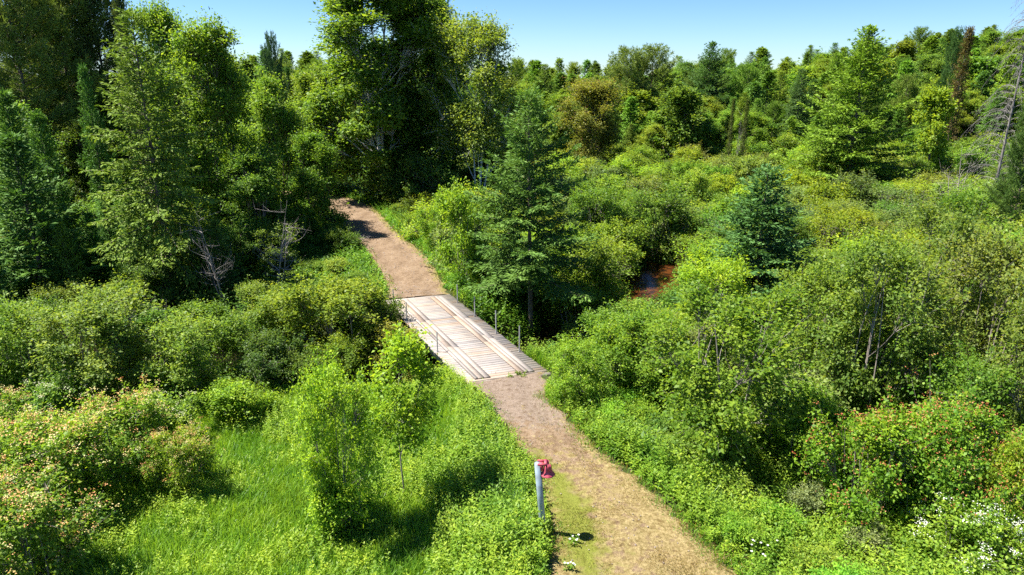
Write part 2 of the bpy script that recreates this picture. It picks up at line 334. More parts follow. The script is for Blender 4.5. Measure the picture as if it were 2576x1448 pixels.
for s0, s1, tn in ((-1.25, -1.125, .35), (.805, .945, .5)):
    g = Geo(); cuts = [0.12, 4.3 + rng.random(), BL - .1]
    for a, b in zip(cuts, cuts[1:]): pgram(g, a + .004, b - .004, s0, s1, .006, .07, np.clip(tn + rng.normal(0, .12), 0, 1))
    bpart('curb_timber', g, M_WOOD)
for t0 in (-.30, BL + .03):
    g = Geo(); pgram(g, t0, t0 + .25, -BW / 2 - .02, BW / 2 + .02, -.14, -.01, .45); bpart('end_board', g, M_WOOD)
for s0 in (-1.45, -.5, .5, 1.45):
    g = Geo(); pgram(g, .05, BL - .05, s0 - .12, s0 + .12, -.48, -.08, .05); bpart('beam', g, M_WOOD)
for t, s, hh, ln in ((9.55, -1.6, .99, -.02), (7.55, -1.6, .93, .0), (3.3, -1.6, .9, 0), (9.35, 1.58, 1.0, 0), (7.1, 1.58, 1.02, 0), (4.6, 1.58, 1.1, -.01), (2.25, 1.58, 1.18, .0)):
    g = Geo(); b = bpt(t, s, -.12); g.tube([b, b + np.array((ln, 0, hh * .6)), b + np.array((ln * 2, .01, hh + .12))], .027, 8)
    g.tube([b + np.array((0, 0, .12)), b + np.array((0, 0, .16))], .045, 8); bpart('post', g, M_STEEL)

# ------------------------------------------------------------------ bell on its pipe post
bell = link(bpy.data.objects.new('bell_post', None)); bx0, by0 = .84, 14.95; bell.location = (bx0, by0, 0)
tag(bell, 'leaning grey steel pipe post topped with a small red dinner bell', 'bell post')
def blpart(name, g, mat, par=bell, smooth=True):
    return link(bpy.data.objects.new(name, g.mesh(name, mat, smooth)), par)
M_PIPE = simple('weathered grey pipe paint', (.27, .35, .4), .5, .2, (5, (.2, .24, .26)))
M_BELL = simple('faded red bell paint', (.42, .07, .1), .5, 0, (14, (.3, .045, .06)))
g = Geo(); B0 = np.array((0, 0, -.3)); B1 = np.array((-.20, .03, 2.06)); pr = .082
axp = unit(B1 - B0); pts = [B0 + (B1 - B0) * t for t in (0, .5, 1)]
g.tube(pts + [B1 + axp * .004, B1 - axp * .25], [pr, pr, pr, pr * .86, pr * .86], 24); blpart('post', g, M_PIPE)
# yoke bracket and bell profile
g = Geo(); bc = B1 + np.array((.2, -.02, -.07))
g.box(B1 + np.array((.1, -.01, -.09)), .1, .1, .2, t=.5)
for dy in (-.1, .1):
    g.box(bc + np.array((-.07, dy * .9, .09)), .26, .028, .055)
    g.box(bc + np.array((.07, dy, .0)), .05, .025, .2)
g.box(bc + np.array((.0, 0, .11)), .07, .2, .05); g.tube([bc + np.array((.07, -.13, .03)), bc + np.array((.07, .13, .03))], .022, 8)
blpart('bracket', g, M_BELL, smooth=False)
prof = [(.0, .04), (.05, .04), (.085, .02), (.1, -.02), (.105, -.09), (.115, -.15), (.14, -.21), (.175, -.255), (.19, -.275), (.185, -.29), (.165, -.28), (.1, -.2), (.085, -.05), (.0, -.02)]
g = Geo(); prof = [(a * .98, b * .85) for a, b in prof]; th = np.arange(28) * 2 * math.pi / 28; n = len(prof); bcen = bc + np.array((.06, 0, 0))
V = np.array([[bcen + (r * math.cos(a), r * math.sin(a), z) for a in th] for r, z in prof]); i = np.arange(n - 1)[:, None] * 28; j = np.arange(28)[None]
g.add(V, np.stack([i + j, i + 28 + j, i + 28 + (j + 1) % 28, i + (j + 1) % 28], -1)); blpart('bell', g, M_BELL)
g = Geo(); q = bcen + np.array((0, 0, -.05)); g.tube([q, q + np.array((0, 0, -.2))], .008, 6); g.tube([q + np.array((0, 0, -.2)), q + np.array((0, 0, -.22)), q + np.array((0, 0, -.26)), q + np.array((0, 0, -.28))], [.005, .03, .03, .005], 10); blpart('clapper', g, M_BELL)

# ------------------------------------------------------------------ plant prototypes
PROTO = {}
def curve(a, b, n, rng, wob=.1, lift=0.):
    t = np.linspace(0, 1, n)[:, None]; L = np.linalg.norm(b - a); p = a + (b - a) * t
    p = p + np.sin(t * math.pi) * rng.normal(0, wob * L, 3) * np.array((1, 1, .4)); p[:, 2] += (np.sin(t[:, 0] * math.pi) * lift * L); return p
def broadleaf(name, seed, H, R, base=.3, lobes=16, tips=500, per=40, leaf=.08, stems=1, stem_r=.05, spread=.3, clump=.22, lobe_r=.4, bark=None, blossom=None, bl_per=0, heads=.5, taper=0., dead=0, open_=.0, ragged=.25, aspect=.62):
    rng = np.random.default_rng(seed); W = Geo(); bark = bark or M_TWIG
    # lobes of the crown
    C = []; Rl = []
    for i in range(lobes):
        zf = base + (1 - base) * ((i + .5) / lobes) ** .85 * .93
        az = i * 2.399 + rng.normal(0, .5)
        e = math.sqrt(max(0, 1 - ((zf - base) / (1 - base) * 2 - 1 + taper * .3) ** 2 * .98)); e *= 1 - taper * (zf - base) / (1 - base)
        rr = R * e * rng.uniform(.25, .92); C.append((rr * math.cos(az), rr * math.sin(az), zf * H)); Rl.append(R * lobe_r * rng.uniform(.5, 1.35) * (1 - taper * .5 * zf))
    C.append((0, 0, H - R * .28)); Rl.append(R * lobe_r * .75); C = np.array(C); Rl = np.array(Rl)
    C[:, 2] = np.minimum(C[:, 2], H - Rl * .7)
    # stems and limbs
    S = []
    for k in range(stems):
        a = rng.uniform(0, 6.28); lean = spread * R * (rng.uniform(.3, 1) if stems > 1 else .12)
        b0 = np.array((math.cos(a), math.sin(a), 0)) * (.06 + .04 * stems) * (stems > 1); b0[2] = -.25
        top = np.array((math.cos(a) * lean, math.sin(a) * lean, H * rng.uniform(.72, .92)))
        n = 9; P = curve(b0, top, n, rng, .04); r0 = stem_r * rng.uniform(.7, 1.05); W.tube(P, r0 * np.linspace(1, .22, n) ** .8, 7 if H > 7 else 5); S.append((P, r0))
    origins = []
    for i in range(len(C)):
        best = None
        for P, r0 in S:
            zt = C[i][2] - np.linalg.norm(C[i][:2]) * .75 - .1 * H
            k = int(np.argmin(np.abs(P[:, 2] - max(zt, .12 * H)))); d = np.linalg.norm(P[k] - C[i])
            if best is None or d < best[0]: best = (d, P[k], r0 * (1 - .75 * k / 9))
        L = curve(best[1], C[i], 6, rng, .07, -.04); W.tube(L, best[2] * np.linspace(.55, .16, 6), 5); origins.append(L)
    # twig tips
    pr = Rl ** 2.2; pr /= pr.sum(); li = rng.choice(len(C), tips, p=pr)
    d = unit(rng.normal(size=(tips, 3)) + np.array((0, 0, .25))); out = unit(C[li] - np.array((0, 0, H * (base + .2)))) * .45; d = unit(d + out)
    rad = Rl[li] * rng.uniform(.35, 1., tips) ** .6 * (1 + ragged * rng.normal(size=tips)) * np.where(rng.random(tips) < .1, rng.uniform(1.2, 1.9, tips), 1)
    T = C[li] + d * rad[:, None] * np.array((1, 1, .85)); T[:, 2] = np.clip(T[:, 2], .12, None)
    if open_ > 0:
        q = (np.sin(T[:, 0] * 5 / R + seed) + np.sin(T[:, 1] * 5.5 / R + 1) + np.sin(T[:, 2] * 11 / H + 2)) / 3; kp = q > -1 + open_ * 1.2; T, li, d = T[kp], li[kp], d[kp]
    o = np.array([origins[q][rng.integers(3, 6)] for q in li]); mid = o * .45 + T * .55 + rng.normal(0, .06, T.shape) * Rl[li][:, None]
    rt = .0035 + stem_r * .06
    W.twigs(o, mid, rt * 1.6, rt, .5); W.twigs(mid, T, rt, rt * .4, .5)
    # leaves: along the last part of each twig
    n = len(T); rep = np.repeat(np.arange(n), per); u = rng.uniform(.25, 1.12, len(rep))[:, None]
    P = mid[rep] * (1 - u) + T[rep] * u + rng.normal(0, 1, (len(rep), 3)) * clump * np.array((1, 1, .6)) * (.5 + .5 * u)
    keep = P[:, 2] > .03; P = P[keep]; rep = rep[keep]
    outw = unit(P - np.array((0, 0, H * .45))); nr = unit(rng.normal(0, .55, P.shape) + np.array((-.15, 0, .85)) + outw * .4)
    ax = unit(rng.normal(0, 1, P.shape) * np.array((1, 1, .4)) + outw * .6 + np.array((0, 0, -.35)))
    sz = leaf * rng.uniform(.45, 1.4, len(P)); ktone = rng.normal(0, .13, n)
    tone = np.clip(.42 + ktone[rep] + rng.normal(0, .16, len(P)) + .12 * (P[:, 2] / H - .5), 0, 1)
    V, F = kites(P, ax, nr, sz, sz * aspect)
    d_ = dict(H=H, R=R, parts=[('trunk' if stems == 1 else 'stems', W.mesh(name + '_wood', bark), None), ('crown' if stems == 1 else 'foliage', mesh_np(name + '_leaves', V, F, M_LEAF, tone), 'tint')])
    if blossom is not None:
        # flat heads of tiny florets sitting on the outer upper twig ends
        up = np.argsort(-(T[:, 2] / H + .5 * np.linalg.norm(T[:, :2], axis=1) / R + rng.normal(0, .25, n)))[:int(n * .55)]
        q = T[up] + np.array((0, 0, clump * .9)); q = q[rng.random(len(q)) < heads]; r2 = np.repeat(np.arange(len(q)), bl_per)
        off = rng.normal(0, 1, (len(r2), 3)) * np.array((.05, .05, .022)) * (leaf / .07); Pb = q[r2] + off; hd = rng.uniform(0, 1, len(q))
        V, F = kites(Pb, rng.normal(0, 1, Pb.shape) * np.array((1, 1, .3)), rng.normal(0, .35, Pb.shape) + np.array((0, 0, 1)), leaf * .42, leaf * .36, .1)
        d_['parts'].append(('blossoms', mesh_np(name + '_heads', V, F, blossom, np.clip(hd[r2] + rng.normal(0, .12, len(r2)), 0, 1)), None))
    PROTO[name] = d_
def conifer(name, seed, H, R, base=.08, density=1., shoot=.17, sw=.28, droop=.35, uptip=.25, prof=.8, lat=.42, step=.13, trunk_r=None, flat_=.5, ragged=.2, bark=None, kind='needle', leader=.5, lscale=1.):
    rng = np.random.default_rng(seed); W = Geo(); trunk_r = trunk_r or H * .0125
    z = np.linspace(-.3, H, 14); tp = np.stack([.02 * H * np.sin(z / H * 2 + seed) * .4, .02 * H * np.cos(z / H * 2.6 + seed) * .4 - .008 * H, z], 1)
    W.tube(tp, trunk_r * np.linspace(1, .06, 14) ** .9, 8, .5)
    PP, AX, NR, SZ, TN = [], [], [], [], []; zz = base * H
    def trunk_at(q): return np.array([np.interp(q, z, tp[:, k]) for k in range(3)])
    while zz < H * .985:
        f = 1 - (zz / H - base) / (1 - base); Lm = R * (f ** prof) + .12; nb = max(3, int(rng.integers(4, 7) * density)); a0 = rng.uniform(0, 6.28)
        for b in range(nb):
            a = a0 + b * 6.283 / nb + rng.normal(0, .25); L = Lm * rng.uniform(1 - ragged * 1.6, 1 + ragged); n = 8; t = np.linspace(0, 1, n)
            el = .55 * (1 - f) + .05 - droop * f * .6
            hx = t * L; hzv = t * L * math.tan(el) - droop * L * f * (t ** 1.5) * .55 + uptip * L * t ** 3 * .6
            o = trunk_at(zz + rng.normal(0, .04)); P = o + np.stack([hx * math.cos(a), hx * math.sin(a), hzv], 1)
            P[:, :2] += np.cumsum(rng.normal(0, .012 * L, (n, 2)), 0)
            W.tube(P, max(.006, trunk_r * .16 * (L / R + .2)) * np.linspace(1, .25, n), 4)
            m = max(3, int(L / step)); tt = np.linspace(.18 if kind != 'pine' else .4, 1, m); seg = np.stack([np.interp(tt, t, P[:, k]) for k in range(3)], 1)
            dr = unit(np.gradient(seg, axis=0)); side = unit(np.cross(dr, (0, 0, 1.)))
            for sgn in (-1, 1):
                ll = (lat * L * (1.05 - tt) ** .8 * (.35 + tt) ** .3 + .1) * rng.uniform(.65, 1.2, m); cnt = np.maximum(1, (ll / (step * .85)).astype(int)); rp = np.repeat(np.arange(m), cnt)
                w = np.concatenate([(np.arange(c) + .6) / c for c in cnt])
                ld = unit(dr[rp] * .75 + sgn * side[rp] * .85 + rng.normal(0, .12, (len(rp), 3)) + np.array((0, 0, -.12 - .25 * droop)))
                pos = seg[rp] + ld * (w * ll[rp])[:, None] + rng.normal(0, .03, (len(rp), 3)) * np.array((1, 1, 1.5 - flat_))
                PP.append(pos); AX.append(unit(ld + rng.normal(0, .3, pos.shape) * np.array((1, 1, .7)) + np.array((0, 0, .1 * uptip - .1 * droop))))
                TN.append(np.clip(.36 + .25 * tt[rp] * w + rng.normal(0, .13, len(rp)), 0, 1))
            if kind != 'pine':
                PP.append(seg); AX.append(dr); TN.append(np.full(m, .5))
        zz += H * .022 * (.6 + .8 * f) / density ** .5 * rng.uniform(.7, 1.3)
    PP.append(np.array([trunk_at(H * (1 - leader * .03 * k / 4)) for k in range(5)])); AX.append(np.tile((0, 0, 1.), (5, 1))); TN.append(np.full(5, .6))
    P, A, T = np.concatenate(PP), np.concatenate(AX), np.concatenate(TN)
    if kind == 'pine':
        k = 9; rp = np.repeat(np.arange(len(P)), k); d = unit(A[rp] * .7 + rng.normal(0, .75, (len(rp), 3)) + np.array((0, 0, .45)))
        V, F = kites(P[rp] + rng.normal(0, .05, d.shape), d, rng.normal(0, 1, d.shape), shoot * rng.uniform(.7, 1.2, len(rp)), shoot * sw, .05); T = np.clip(T[rp] + rng.normal(0, .1, len(rp)), 0, 1)
    else:
        rp = np.repeat(np.arange(len(P)), 2); nr = np.tile(np.array([(0, 0, 1.), (0, 0, 1.)]), (len(P), 1)) + rng.normal(0, .45, (len(rp), 3)); A2 = A[rp] + rng.normal(0, .28, (len(rp), 3))
        s = shoot * rng.uniform(.7, 1.25, len(rp)); V, F = kites(P[rp] + rng.normal(0, .035, A2.shape), A2, nr, s, s * sw, .2); T = np.clip(T[rp] + rng.normal(0, .08, len(rp)), 0, 1)
    PROTO[name] = dict(H=H, R=R, parts=[('trunk', W.mesh(name + '_wood', bark or M_BARK), None), ('crown', mesh_np(name + '_needles', V, F, M_NEEDLE, T), 'tint')])
def deadtree(name, seed, H, R, kind):
    rng = np.random.default_rng(seed); W = Geo(); B = Geo(); n = 12; z = np.linspace(-.2, H, n)
    if kind == 'spruce':
        tp = np.stack([.0 * z, 0 * z, z], 1); W.tube(tp, .17 * np.linspace(1, .1, n), 8)
        zz = H * .1
        while zz < H * .97:
            f = 1 - zz / H
            for b in range(5):
                a = rng.uniform(0, 6.28); L = R * (.25 + .95 * f ** .5 * (1 - .3 * (f > .8))) * rng.uniform(.6, 1.1); t = np.linspace(0, 1, 9)
                P = np.stack([t * L * math.cos(a), t * L * math.sin(a), zz + .2 * L * np.sin(t * 2.2) - .55 * L * t ** 2.1], 1); B.tube(P, .022 * np.linspace(1, .2, 9), 4)
                m = int(L * 7); tt = rng.uniform(.25, 1, m); s0 = np.stack([np.interp(tt, t, P[:, k]) for k in range(3)], 1)
                s1 = s0 + np.stack([math.cos(a) * .15 + rng.normal(0, .16, m), math.sin(a) * .15 + rng.normal(0, .16, m), -rng.uniform(.05, .35, m)], 1); B.twigs(s0, s1, .008, .003)
            zz += H * .026
    else:
        for k in range(3 if kind == 'twigs' else 2):
            a = rng.uniform(0, 6.28); top = np.array((math.cos(a) * R * .6, math.sin(a) * R * .6, H * (1 - .15 * k))); P = curve(np.array((.08 * k, 0, -.2)), top, 10, rng, .05); W.tube(P, .04 * np.linspace(1, .15, 10), 6)
            for b in range(10):
                i = rng.integers(3, 9); a2 = rng.uniform(0, 6.28); L = R * rng.uniform(.35, .9); Q = curve(P[i], P[i] + np.array((math.cos(a2) * L, math.sin(a2) * L, L * rng.uniform(-.1, .9))), 6, rng, .12); B.tube(Q, .016 * np.linspace(1, .25, 6), 4)
                m = 7; idx = rng.integers(1, 6, m); B.twigs(Q[idx], Q[idx] + rng.normal(0, .22 * L, (m, 3)) + np.array((0, 0, .12 * L)), .006, .002)
    PROTO[name] = dict(H=H, R=R, parts=[('trunk', W.mesh(name + '_trunk', M_OLD if kind == 'spruce' else M_DEAD), None), ('branches', B.mesh(name + '_branches', M_OLD if kind == 'spruce' else M_DEAD), None)])

# near kinds
broadleaf('alder_a', 11, 5.2, 2.3, .16, 22, 760, 34, .115, 7, .045, .55, .16, .36, ragged=.3, open_=.12)
broadleaf('alder_b', 12, 4.6, 2.2, .14, 20, 700, 34, .115, 8, .04, .6, .16, .37, ragged=.32, open_=.15)
broadleaf('alder_c', 13, 4.0, 2.2, .12, 18, 560, 30, .125, 8, .035, .6, .17, .38, ragged=.3, open_=.1)
broadleaf('alder_d', 14, 3.6, 2.1, .10, 15, 470, 30, .135, 7, .035, .6, .18, .4, ragged=.35, open_=.2)
broadleaf('sapling', 15, 4.4, 1.2, .22, 13, 300, 30, .12, 1, .035, .3, .17, .42, ragged=.3, taper=.35)
broadleaf('bush_a', 16, 2.2, 1.3, .08, 12, 380, 30, .105, 7, .02, .6, .14, .42, ragged=.3)
broadleaf('flower_bush', 17, 2.3, 1.5, .1, 15, 560, 28, .09, 8, .022, .6, .13, .4, blossom=M_ORANGE, bl_per=15, heads=.95, ragged=.25)
broadleaf('berry_bush', 18, 2.6, 1.9, .1, 17, 720, 28, .1, 8, .022, .6, .14, .38, blossom=M_RED, bl_per=9, heads=.65, ragged=.25)
broadleaf('white_bush', 19, 1.8, 1.3, .1, 12, 400, 28, .09, 7, .02, .6, .13, .42, blossom=M_WHITE, bl_per=14, heads=.3, ragged=.25)
broadleaf('cream_bush', 20, 1.8, 1.3, .1, 12, 400, 28, .09, 7, .02, .6, .13, .42, blossom=M_CREAM, bl_per=12, heads=.35, ragged=.3)
broadleaf('slim_sapling', 24, 4.4, 1.1, .42, 11, 230, 24, .12, 1, .03, .3, .17, .42, ragged=.35)
# mid and far broadleaf trees
broadleaf('thicket_bare', 23, 3.4, 2.2, .1, 14, 460, 11, .15, 10, .035, .7, .2, .42, ragged=.35)
broadleaf('thicket_a', 21, 3.6, 2.3, .08, 16, 400, 24, .18, 7, .03, .6, .2, .4, ragged=.33, open_=.08)
broadleaf('thicket_b', 22, 3.2, 2.2, .08, 14, 360, 24, .19, 6, .03, .6, .2, .42, ragged=.3)
broadleaf('maple_a', 31, 15, 4.6, .14, 30, 1500, 34, .22, 1, .2, .4, .34, .33, bark=M_BARK, taper=.3, ragged=.25, open_=.12)
broadleaf('maple_b', 32, 12, 4.0, .14, 28, 1200, 32, .21, 2, .16, .4, .34, .34, bark=M_BARK, taper=.25, ragged=.25)
broadleaf('aspen', 33, 20, 4.8, .1, 50, 2600, 34, .24, 2, .2, .35, .38, .3, bark=M_BIRCH, ragged=.25, open_=.1, taper=.2)
broadleaf('birch', 34, 15, 4.6, .36, 28, 1200, 32, .22, 3, .14, .6, .36, .33, bark=M_BIRCH, ragged=.35, open_=.22)
broadleaf('red_maple', 35, 11, 4.4, .12, 28, 1300, 26, .2, 2, .14, .4, .34, .32, bark=M_BARK, blossom=M_RUST, bl_per=9, heads=.33, ragged=.22)
broadleaf('far_tree', 36, 11, 3.6, .1, 20, 480, 24, .36, 1, .14, .4, .42, .36, bark=M_BARK, taper=.35, ragged=.28)
# conifers
conifer('spruce_hero', 41, 11.5, 3.0, .3, .92, .22, .3, .35, .35, .75, .42, .125, .13, ragged=.25)
conifer('spruce_blue', 42, 8, 2.3, .06, .95, .22, .32, .3, .35, .8, .45, .13, ragged=.25)
conifer('fir', 43, 7, 2.0, .05, .85, .25, .3, .15, .3, 1.1, .42, .15, ragged=.25)
conifer('hemlock', 44, 16, 4.4, .04, 1.1, .3, .34, .55, .1, .7, .42, .24, ragged=.25)
conifer('tamarack', 45, 17, 5.6, .1, 1.15, .34, .4, .25, .35, .85, .42, .26, ragged=.32)
conifer('white_pine', 46, 16, 5.2, .15, .7, .55, .15, -.15, .3, .5, .4, .4, kind='pine', ragged=.3)
conifer('red_pine', 47, 19, 4.4, .15, 1.0, .5, .13, .05, .3, .35, .42, .36, kind='pine', ragged=.3)
conifer('black_spruce', 48, 10, 1.1, .05, 1.4, .24, .3, .5, .2, .5, .4, .2, ragged=.3)
conifer('far_conifer', 49, 12, 2.8, .08, .85, .5, .36, .3, .2, .8, .42, .42, ragged=.3)
deadtree('dead_spruce', 51, 15, 4.2, 'spruce'); deadtree('dead_twigs', 52, 4.5, 1.5, 'twigs')

# ------------------------------------------------------------------ placing plants
USED = set(); PLACED = []
NAMES = dict(alder_a='alder_shrub', alder_b='alder_shrub', alder_c='alder_shrub', alder_d='alder_shrub', sapling='young_tree', bush_a='leafy_bush', flower_bush='flowering_shrub', berry_bush='berry_shrub', white_bush='white_flowering_shrub', cream_bush='cream_flowering_shrub', slim_sapling='young_tree',
    thicket_bare='twiggy_shrub', thicket_a='alder_shrub', thicket_b='alder_shrub', maple_a='maple_tree', maple_b='maple_tree', aspen='aspen_tree', birch='birch_tree', red_maple='red_maple_tree', far_tree='broadleaf_tree', spruce_hero='spruce_tree', spruce_blue='spruce_tree', fir='fir_tree',
    hemlock='hemlock_tree', tamarack='tamarack_tree', white_pine='pine_tree', red_pine='pine_tree', black_spruce='black_spruce_tree', far_conifer='conifer_tree', dead_spruce='dead_tree', dead_twigs='dead_tree')
def put(kind, x, y, z, h, w, tint, label=None, group=None, rz=None, lean=0., rnd=random.Random(3)):
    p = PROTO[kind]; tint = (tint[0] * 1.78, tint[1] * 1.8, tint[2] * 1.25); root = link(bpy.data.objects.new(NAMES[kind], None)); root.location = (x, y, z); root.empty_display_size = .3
    sxy = w / (2 * p['R']) if w else h / p['H']
    root.scale = (sxy, sxy, h / p['H']); root.rotation_euler = (lean, 0, rnd.uniform(0, 6.28) if rz is None else rz)
    cat = 'shrub' if 'shrub' in NAMES[kind] or 'bush' in NAMES[kind] else 'tree'
    tag(root, label, cat, group)
    for nm, me, tt in p['parts']:
        o = link(bpy.data.objects.new(nm, me), root)
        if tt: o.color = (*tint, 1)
    PLACED.append((kind, root, tint, x, y, z, h, label)); return root
def top_z(y, Yt): d = ray(CX, Yt); return CAMZ + y * d[2] / d[1]
def plant(kind, X, Yb, Yt, W, tint, label=None, D=None, group=None, dz=0., lean=0., rz=None):
    """X, base row Yb (or distance D along the view), top row Yt, crown width W, all read off the photograph"""
    if D is None: x, y, z = on_ground(X, Yb)
    else:
        y = D; Ym = (Yt + (Yb or Yt + 200)) / 2; d = ray(X, Ym); x = float(d[0] / d[1] * y); z = hz(x, y)
    h = top_z(y, Yt) - z; w = W / FPX * (y / (c_ + s_ * (CY - (Yt + (Yb or Yt)) / 2) / FPX)) if W else None
    return put(kind, x, y, z - .05 + dz, h, w, tint, label, group, lean=lean, rz=rz)
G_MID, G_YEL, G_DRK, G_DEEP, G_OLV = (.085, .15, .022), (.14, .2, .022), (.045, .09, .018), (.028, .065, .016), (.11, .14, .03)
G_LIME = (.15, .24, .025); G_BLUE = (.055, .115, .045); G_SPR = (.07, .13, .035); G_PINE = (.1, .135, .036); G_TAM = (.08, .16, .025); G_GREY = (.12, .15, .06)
# --- landmark trees
plant('spruce_hero', 1330, 835, 232, 345, (.065, .12, .032), 'tall dark spruce with bare lower trunk standing right of the plank bridge', rz=.6)
plant('spruce_blue', 1888, 815, 425, 330, G_BLUE, 'dense blue green spruce rising from the shrubs right of the creek pool')
plant('tamarack', 2130, 500, 66, 310, (.105, .17, .025), 'broad light green conifer with a pointed top, tallest in the right half')
plant('white_pine', 1572, 330, 130, 165, G_PINE, 'full dark pine behind the reddish maple, left one of two', D=112); plant('white_pine', 1640, 330, 124, 165, G_PINE, 'full dark pine behind the reddish maple, right one of two', D=115)
plant('tamarack', 1787, 330, 106, 170, (.05, .1, .035), 'slender open crowned conifer on the skyline right of the rounded pine', D=118)
plant('red_maple', 1488, 415, 203, 195, (.12, .13, .028), 'round maple flushed rusty red between the tall spruce and dark pine', D=84)
plant('birch', 1195, 480, 52, 250, (.11, .155, .03), 'birch with forked white trunk and open crown beside the tallest trees', D=60)
plant('aspen', 935, 500, -150, 360, (.095, .155, .024), 'tallest leafy tree with a white trunk, left of the birch', D=63)
plant('aspen', 1075, 500, -40, 270, (.085, .145, .024), 'dark leafy tall tree standing directly behind the birch', D=68)
plant('maple_a', 815, 500, 170, 200, (.095, .15, .022), 'yellow green leafy tree left of the bend in the track', D=66)
plant('maple_a', 540, 650, 58, 290, (.1, .165, .026), 'large dark maple filling the gap left of the track', D=46)
plant('maple_b', 690, 560, 190, 190, (.105, .175, .028), 'rounded leafy tree between the large dark maple and the track', D=52)
plant('maple_a', 430, 560, 15, 200, (.105, .175, .028), 'upper left leafy tree whose crown touches the sky behind the hemlock', D=56)
plant('hemlock', 385, 770, 30, 360, (.1, .15, .03), 'big shaggy hemlock with drooping sprays left of the dark maple', D=38)
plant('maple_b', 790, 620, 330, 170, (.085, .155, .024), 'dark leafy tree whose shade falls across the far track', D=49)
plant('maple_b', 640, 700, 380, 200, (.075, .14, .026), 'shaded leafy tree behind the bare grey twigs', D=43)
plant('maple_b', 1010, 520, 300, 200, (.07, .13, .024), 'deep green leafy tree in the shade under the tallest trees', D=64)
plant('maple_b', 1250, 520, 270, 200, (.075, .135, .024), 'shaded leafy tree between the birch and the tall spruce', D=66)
plant('red_pine', 45, 480, -120, 260, G_PINE, 'tall dark pine at the upper left corner of the woods', D=58)
plant('red_pine', 165, 470, -170, 260, G_PINE, 'tall dark pine, second from the upper left corner', D=64)
plant('red_pine', 262, 470, -60, 220, (.05, .075, .03), 'tall dark pine just left of the gap of sky', D=66)
plant('red_pine', 120, 470, -30, 260, (.05, .075, .03), 'lower dark pine between the two corner pines', D=72)
plant('red_pine', 1100, 300, -10, 130, (.03, .07, .03), 'dark pine top peeking out above the birch', D=80)
plant('fir', 45, 560, 232, 210, G_SPR, 'small bright green fir below the corner pines, leftmost', D=43)
plant('fir', 125, 640, 285, 180, (.06, .12, .03), 'small fir just right of the leftmost fir', D=40)
plant('fir', 242, 560, 168, 115, (.05, .11, .03), 'slim young fir in front of the tall dark pines', D=50)
plant('fir', 75, 760, 340, 320, (.055, .11, .03), 'wide green fir in front of the two small firs', D=37)
plant('black_spruce', 345, 640, -20, 60, (.05, .07, .03), 'narrow dark spire rising behind the shaggy hemlock', D=42)
plant('white_pine', 690, 300, 100, 75, (.04, .08, .045), 'small pine top in the sky gap left of the tallest trees', D=75)
plant('black_spruce', 729, 300, 172, 18, G_DEEP, 'tiny far spire in the sky gap left of the tallest trees', D=110)
plant('black_spruce', 2420, 300, 72, 42, (.075, .06, .025), 'narrow browning spruce spire on the right skyline', D=88)
plant('white_pine', 2392, 280, 84, 70, (.045, .09, .03), 'thin leaning pine left of the browning spire', D=96, lean=.1)
plant('dead_spruce', 2556, 520, -60, 210, G_MID, 'bare grey dead spruce with drooping branches at the right edge', D=58)
plant('far_tree', 2350, 400, 215, 120, (.13, .19, .025), 'yellow green leafy tree right of the broad light conifer', D=76)
plant('red_pine', 2575, 620, 250, 110, (.05, .09, .025), 'dark green conifer cut by the right edge', D=47)
plant('far_tree', 1720, 330, 215, 150, (.08, .13, .025), 'rounded soft green tree right of the rounded pine', D=92)
plant('hemlock', 2010, 330, 175, 110, (.05, .09, .035), 'grey green conifer left of the broad light conifer', D=98)
for X, Yt, W, D in ((1840, 250, 16, 88), (1875, 252, 18, 86)): plant('black_spruce', X, 380, Yt, W, (.06, .08, .02), 'thin mossy spire at the back of the alder thicket', D=D, group='thin mossy spires')
plant('dead_twigs', 1858, 380, 268, 26, G_MID, 'bleached dead snag between the two thin mossy spires', D=86)
plant('dead_twigs', 548, 745, 520, 130, G_MID, 'bare grey sapling leaning in the shade, left one of two', D=35.5, lean=.0)
plant('dead_twigs', 680, 730, 505, 170, G_MID, 'bare branching dead sapling in the shade, right one of two', D=36.5)
plant('dead_twigs', 2440, 440, 370, 150, G_MID, 'tangle of grey dead branches left of the dead spruce', D=55)
plant('dead_twigs', 400, 960, 740, 190, G_MID, 'grey dead stems poking out of the left creek bushes', D=27)
plant('dead_twigs', 905, 655, 590, 60, G_MID, 'small bleached dead branch at the left edge of the far track', D=46)
# --- near and middle bushes placed one by one
A = plant
A('alder_a', 1800, 1190, 735, 400, (.1, .16, .022), 'large yellow green alder nearest the track on the right')
A('alder_b', 1640, 1030, 790, 230, (.1, .17, .022), 'bright alder behind the big one, just right of the bridge')
A('alder_c', 1790, 900, 650, 240, (.14, .22, .022), 'lime green bush between the creek pool and the big alder')
A('alder_a', 2170, 1080, 610, 330, (.1, .15, .035), 'tall grey green alder with many bare stems on the right')
A('alder_b', 2450, 1050, 600, 300, (.11, .14, .04), 'tall twiggy alder near the right edge')
A('alder_a', 2330, 960, 530, 260, (.1, .145, .035), 'tall alder behind the two twiggy ones on the right')
A('alder_b', 2040, 1010, 680, 240, (.11, .165, .03), 'alder directly right of the big yellow green one')
A('alder_b', 2590, 1180, 700, 260, (.1, .14, .035), 'alder cut off by the right edge of the picture')
A('alder_c', 2390, 1170, 900, 230, (.075, .14, .022), 'leafy green bush behind the red berried shrub')
A('berry_bush', 2170, 1330, 1045, 320, (.11, .19, .022), 'wide shrub dotted with red berries on the lower right')
A('berry_bush', 2360, 1330, 1020, 320, (.1, .18, .022), 'shrub thick with red berries, right one of the pair')
A('bush_a', 2010, 1190, 1000, 190, (.11, .19, .025), 'pale bush between the big alder and the red berried shrub')
A('berry_bush', 2545, 1400, 1130, 230, (.14, .2, .022), 'yellow green shrub with a few berries in the right corner')
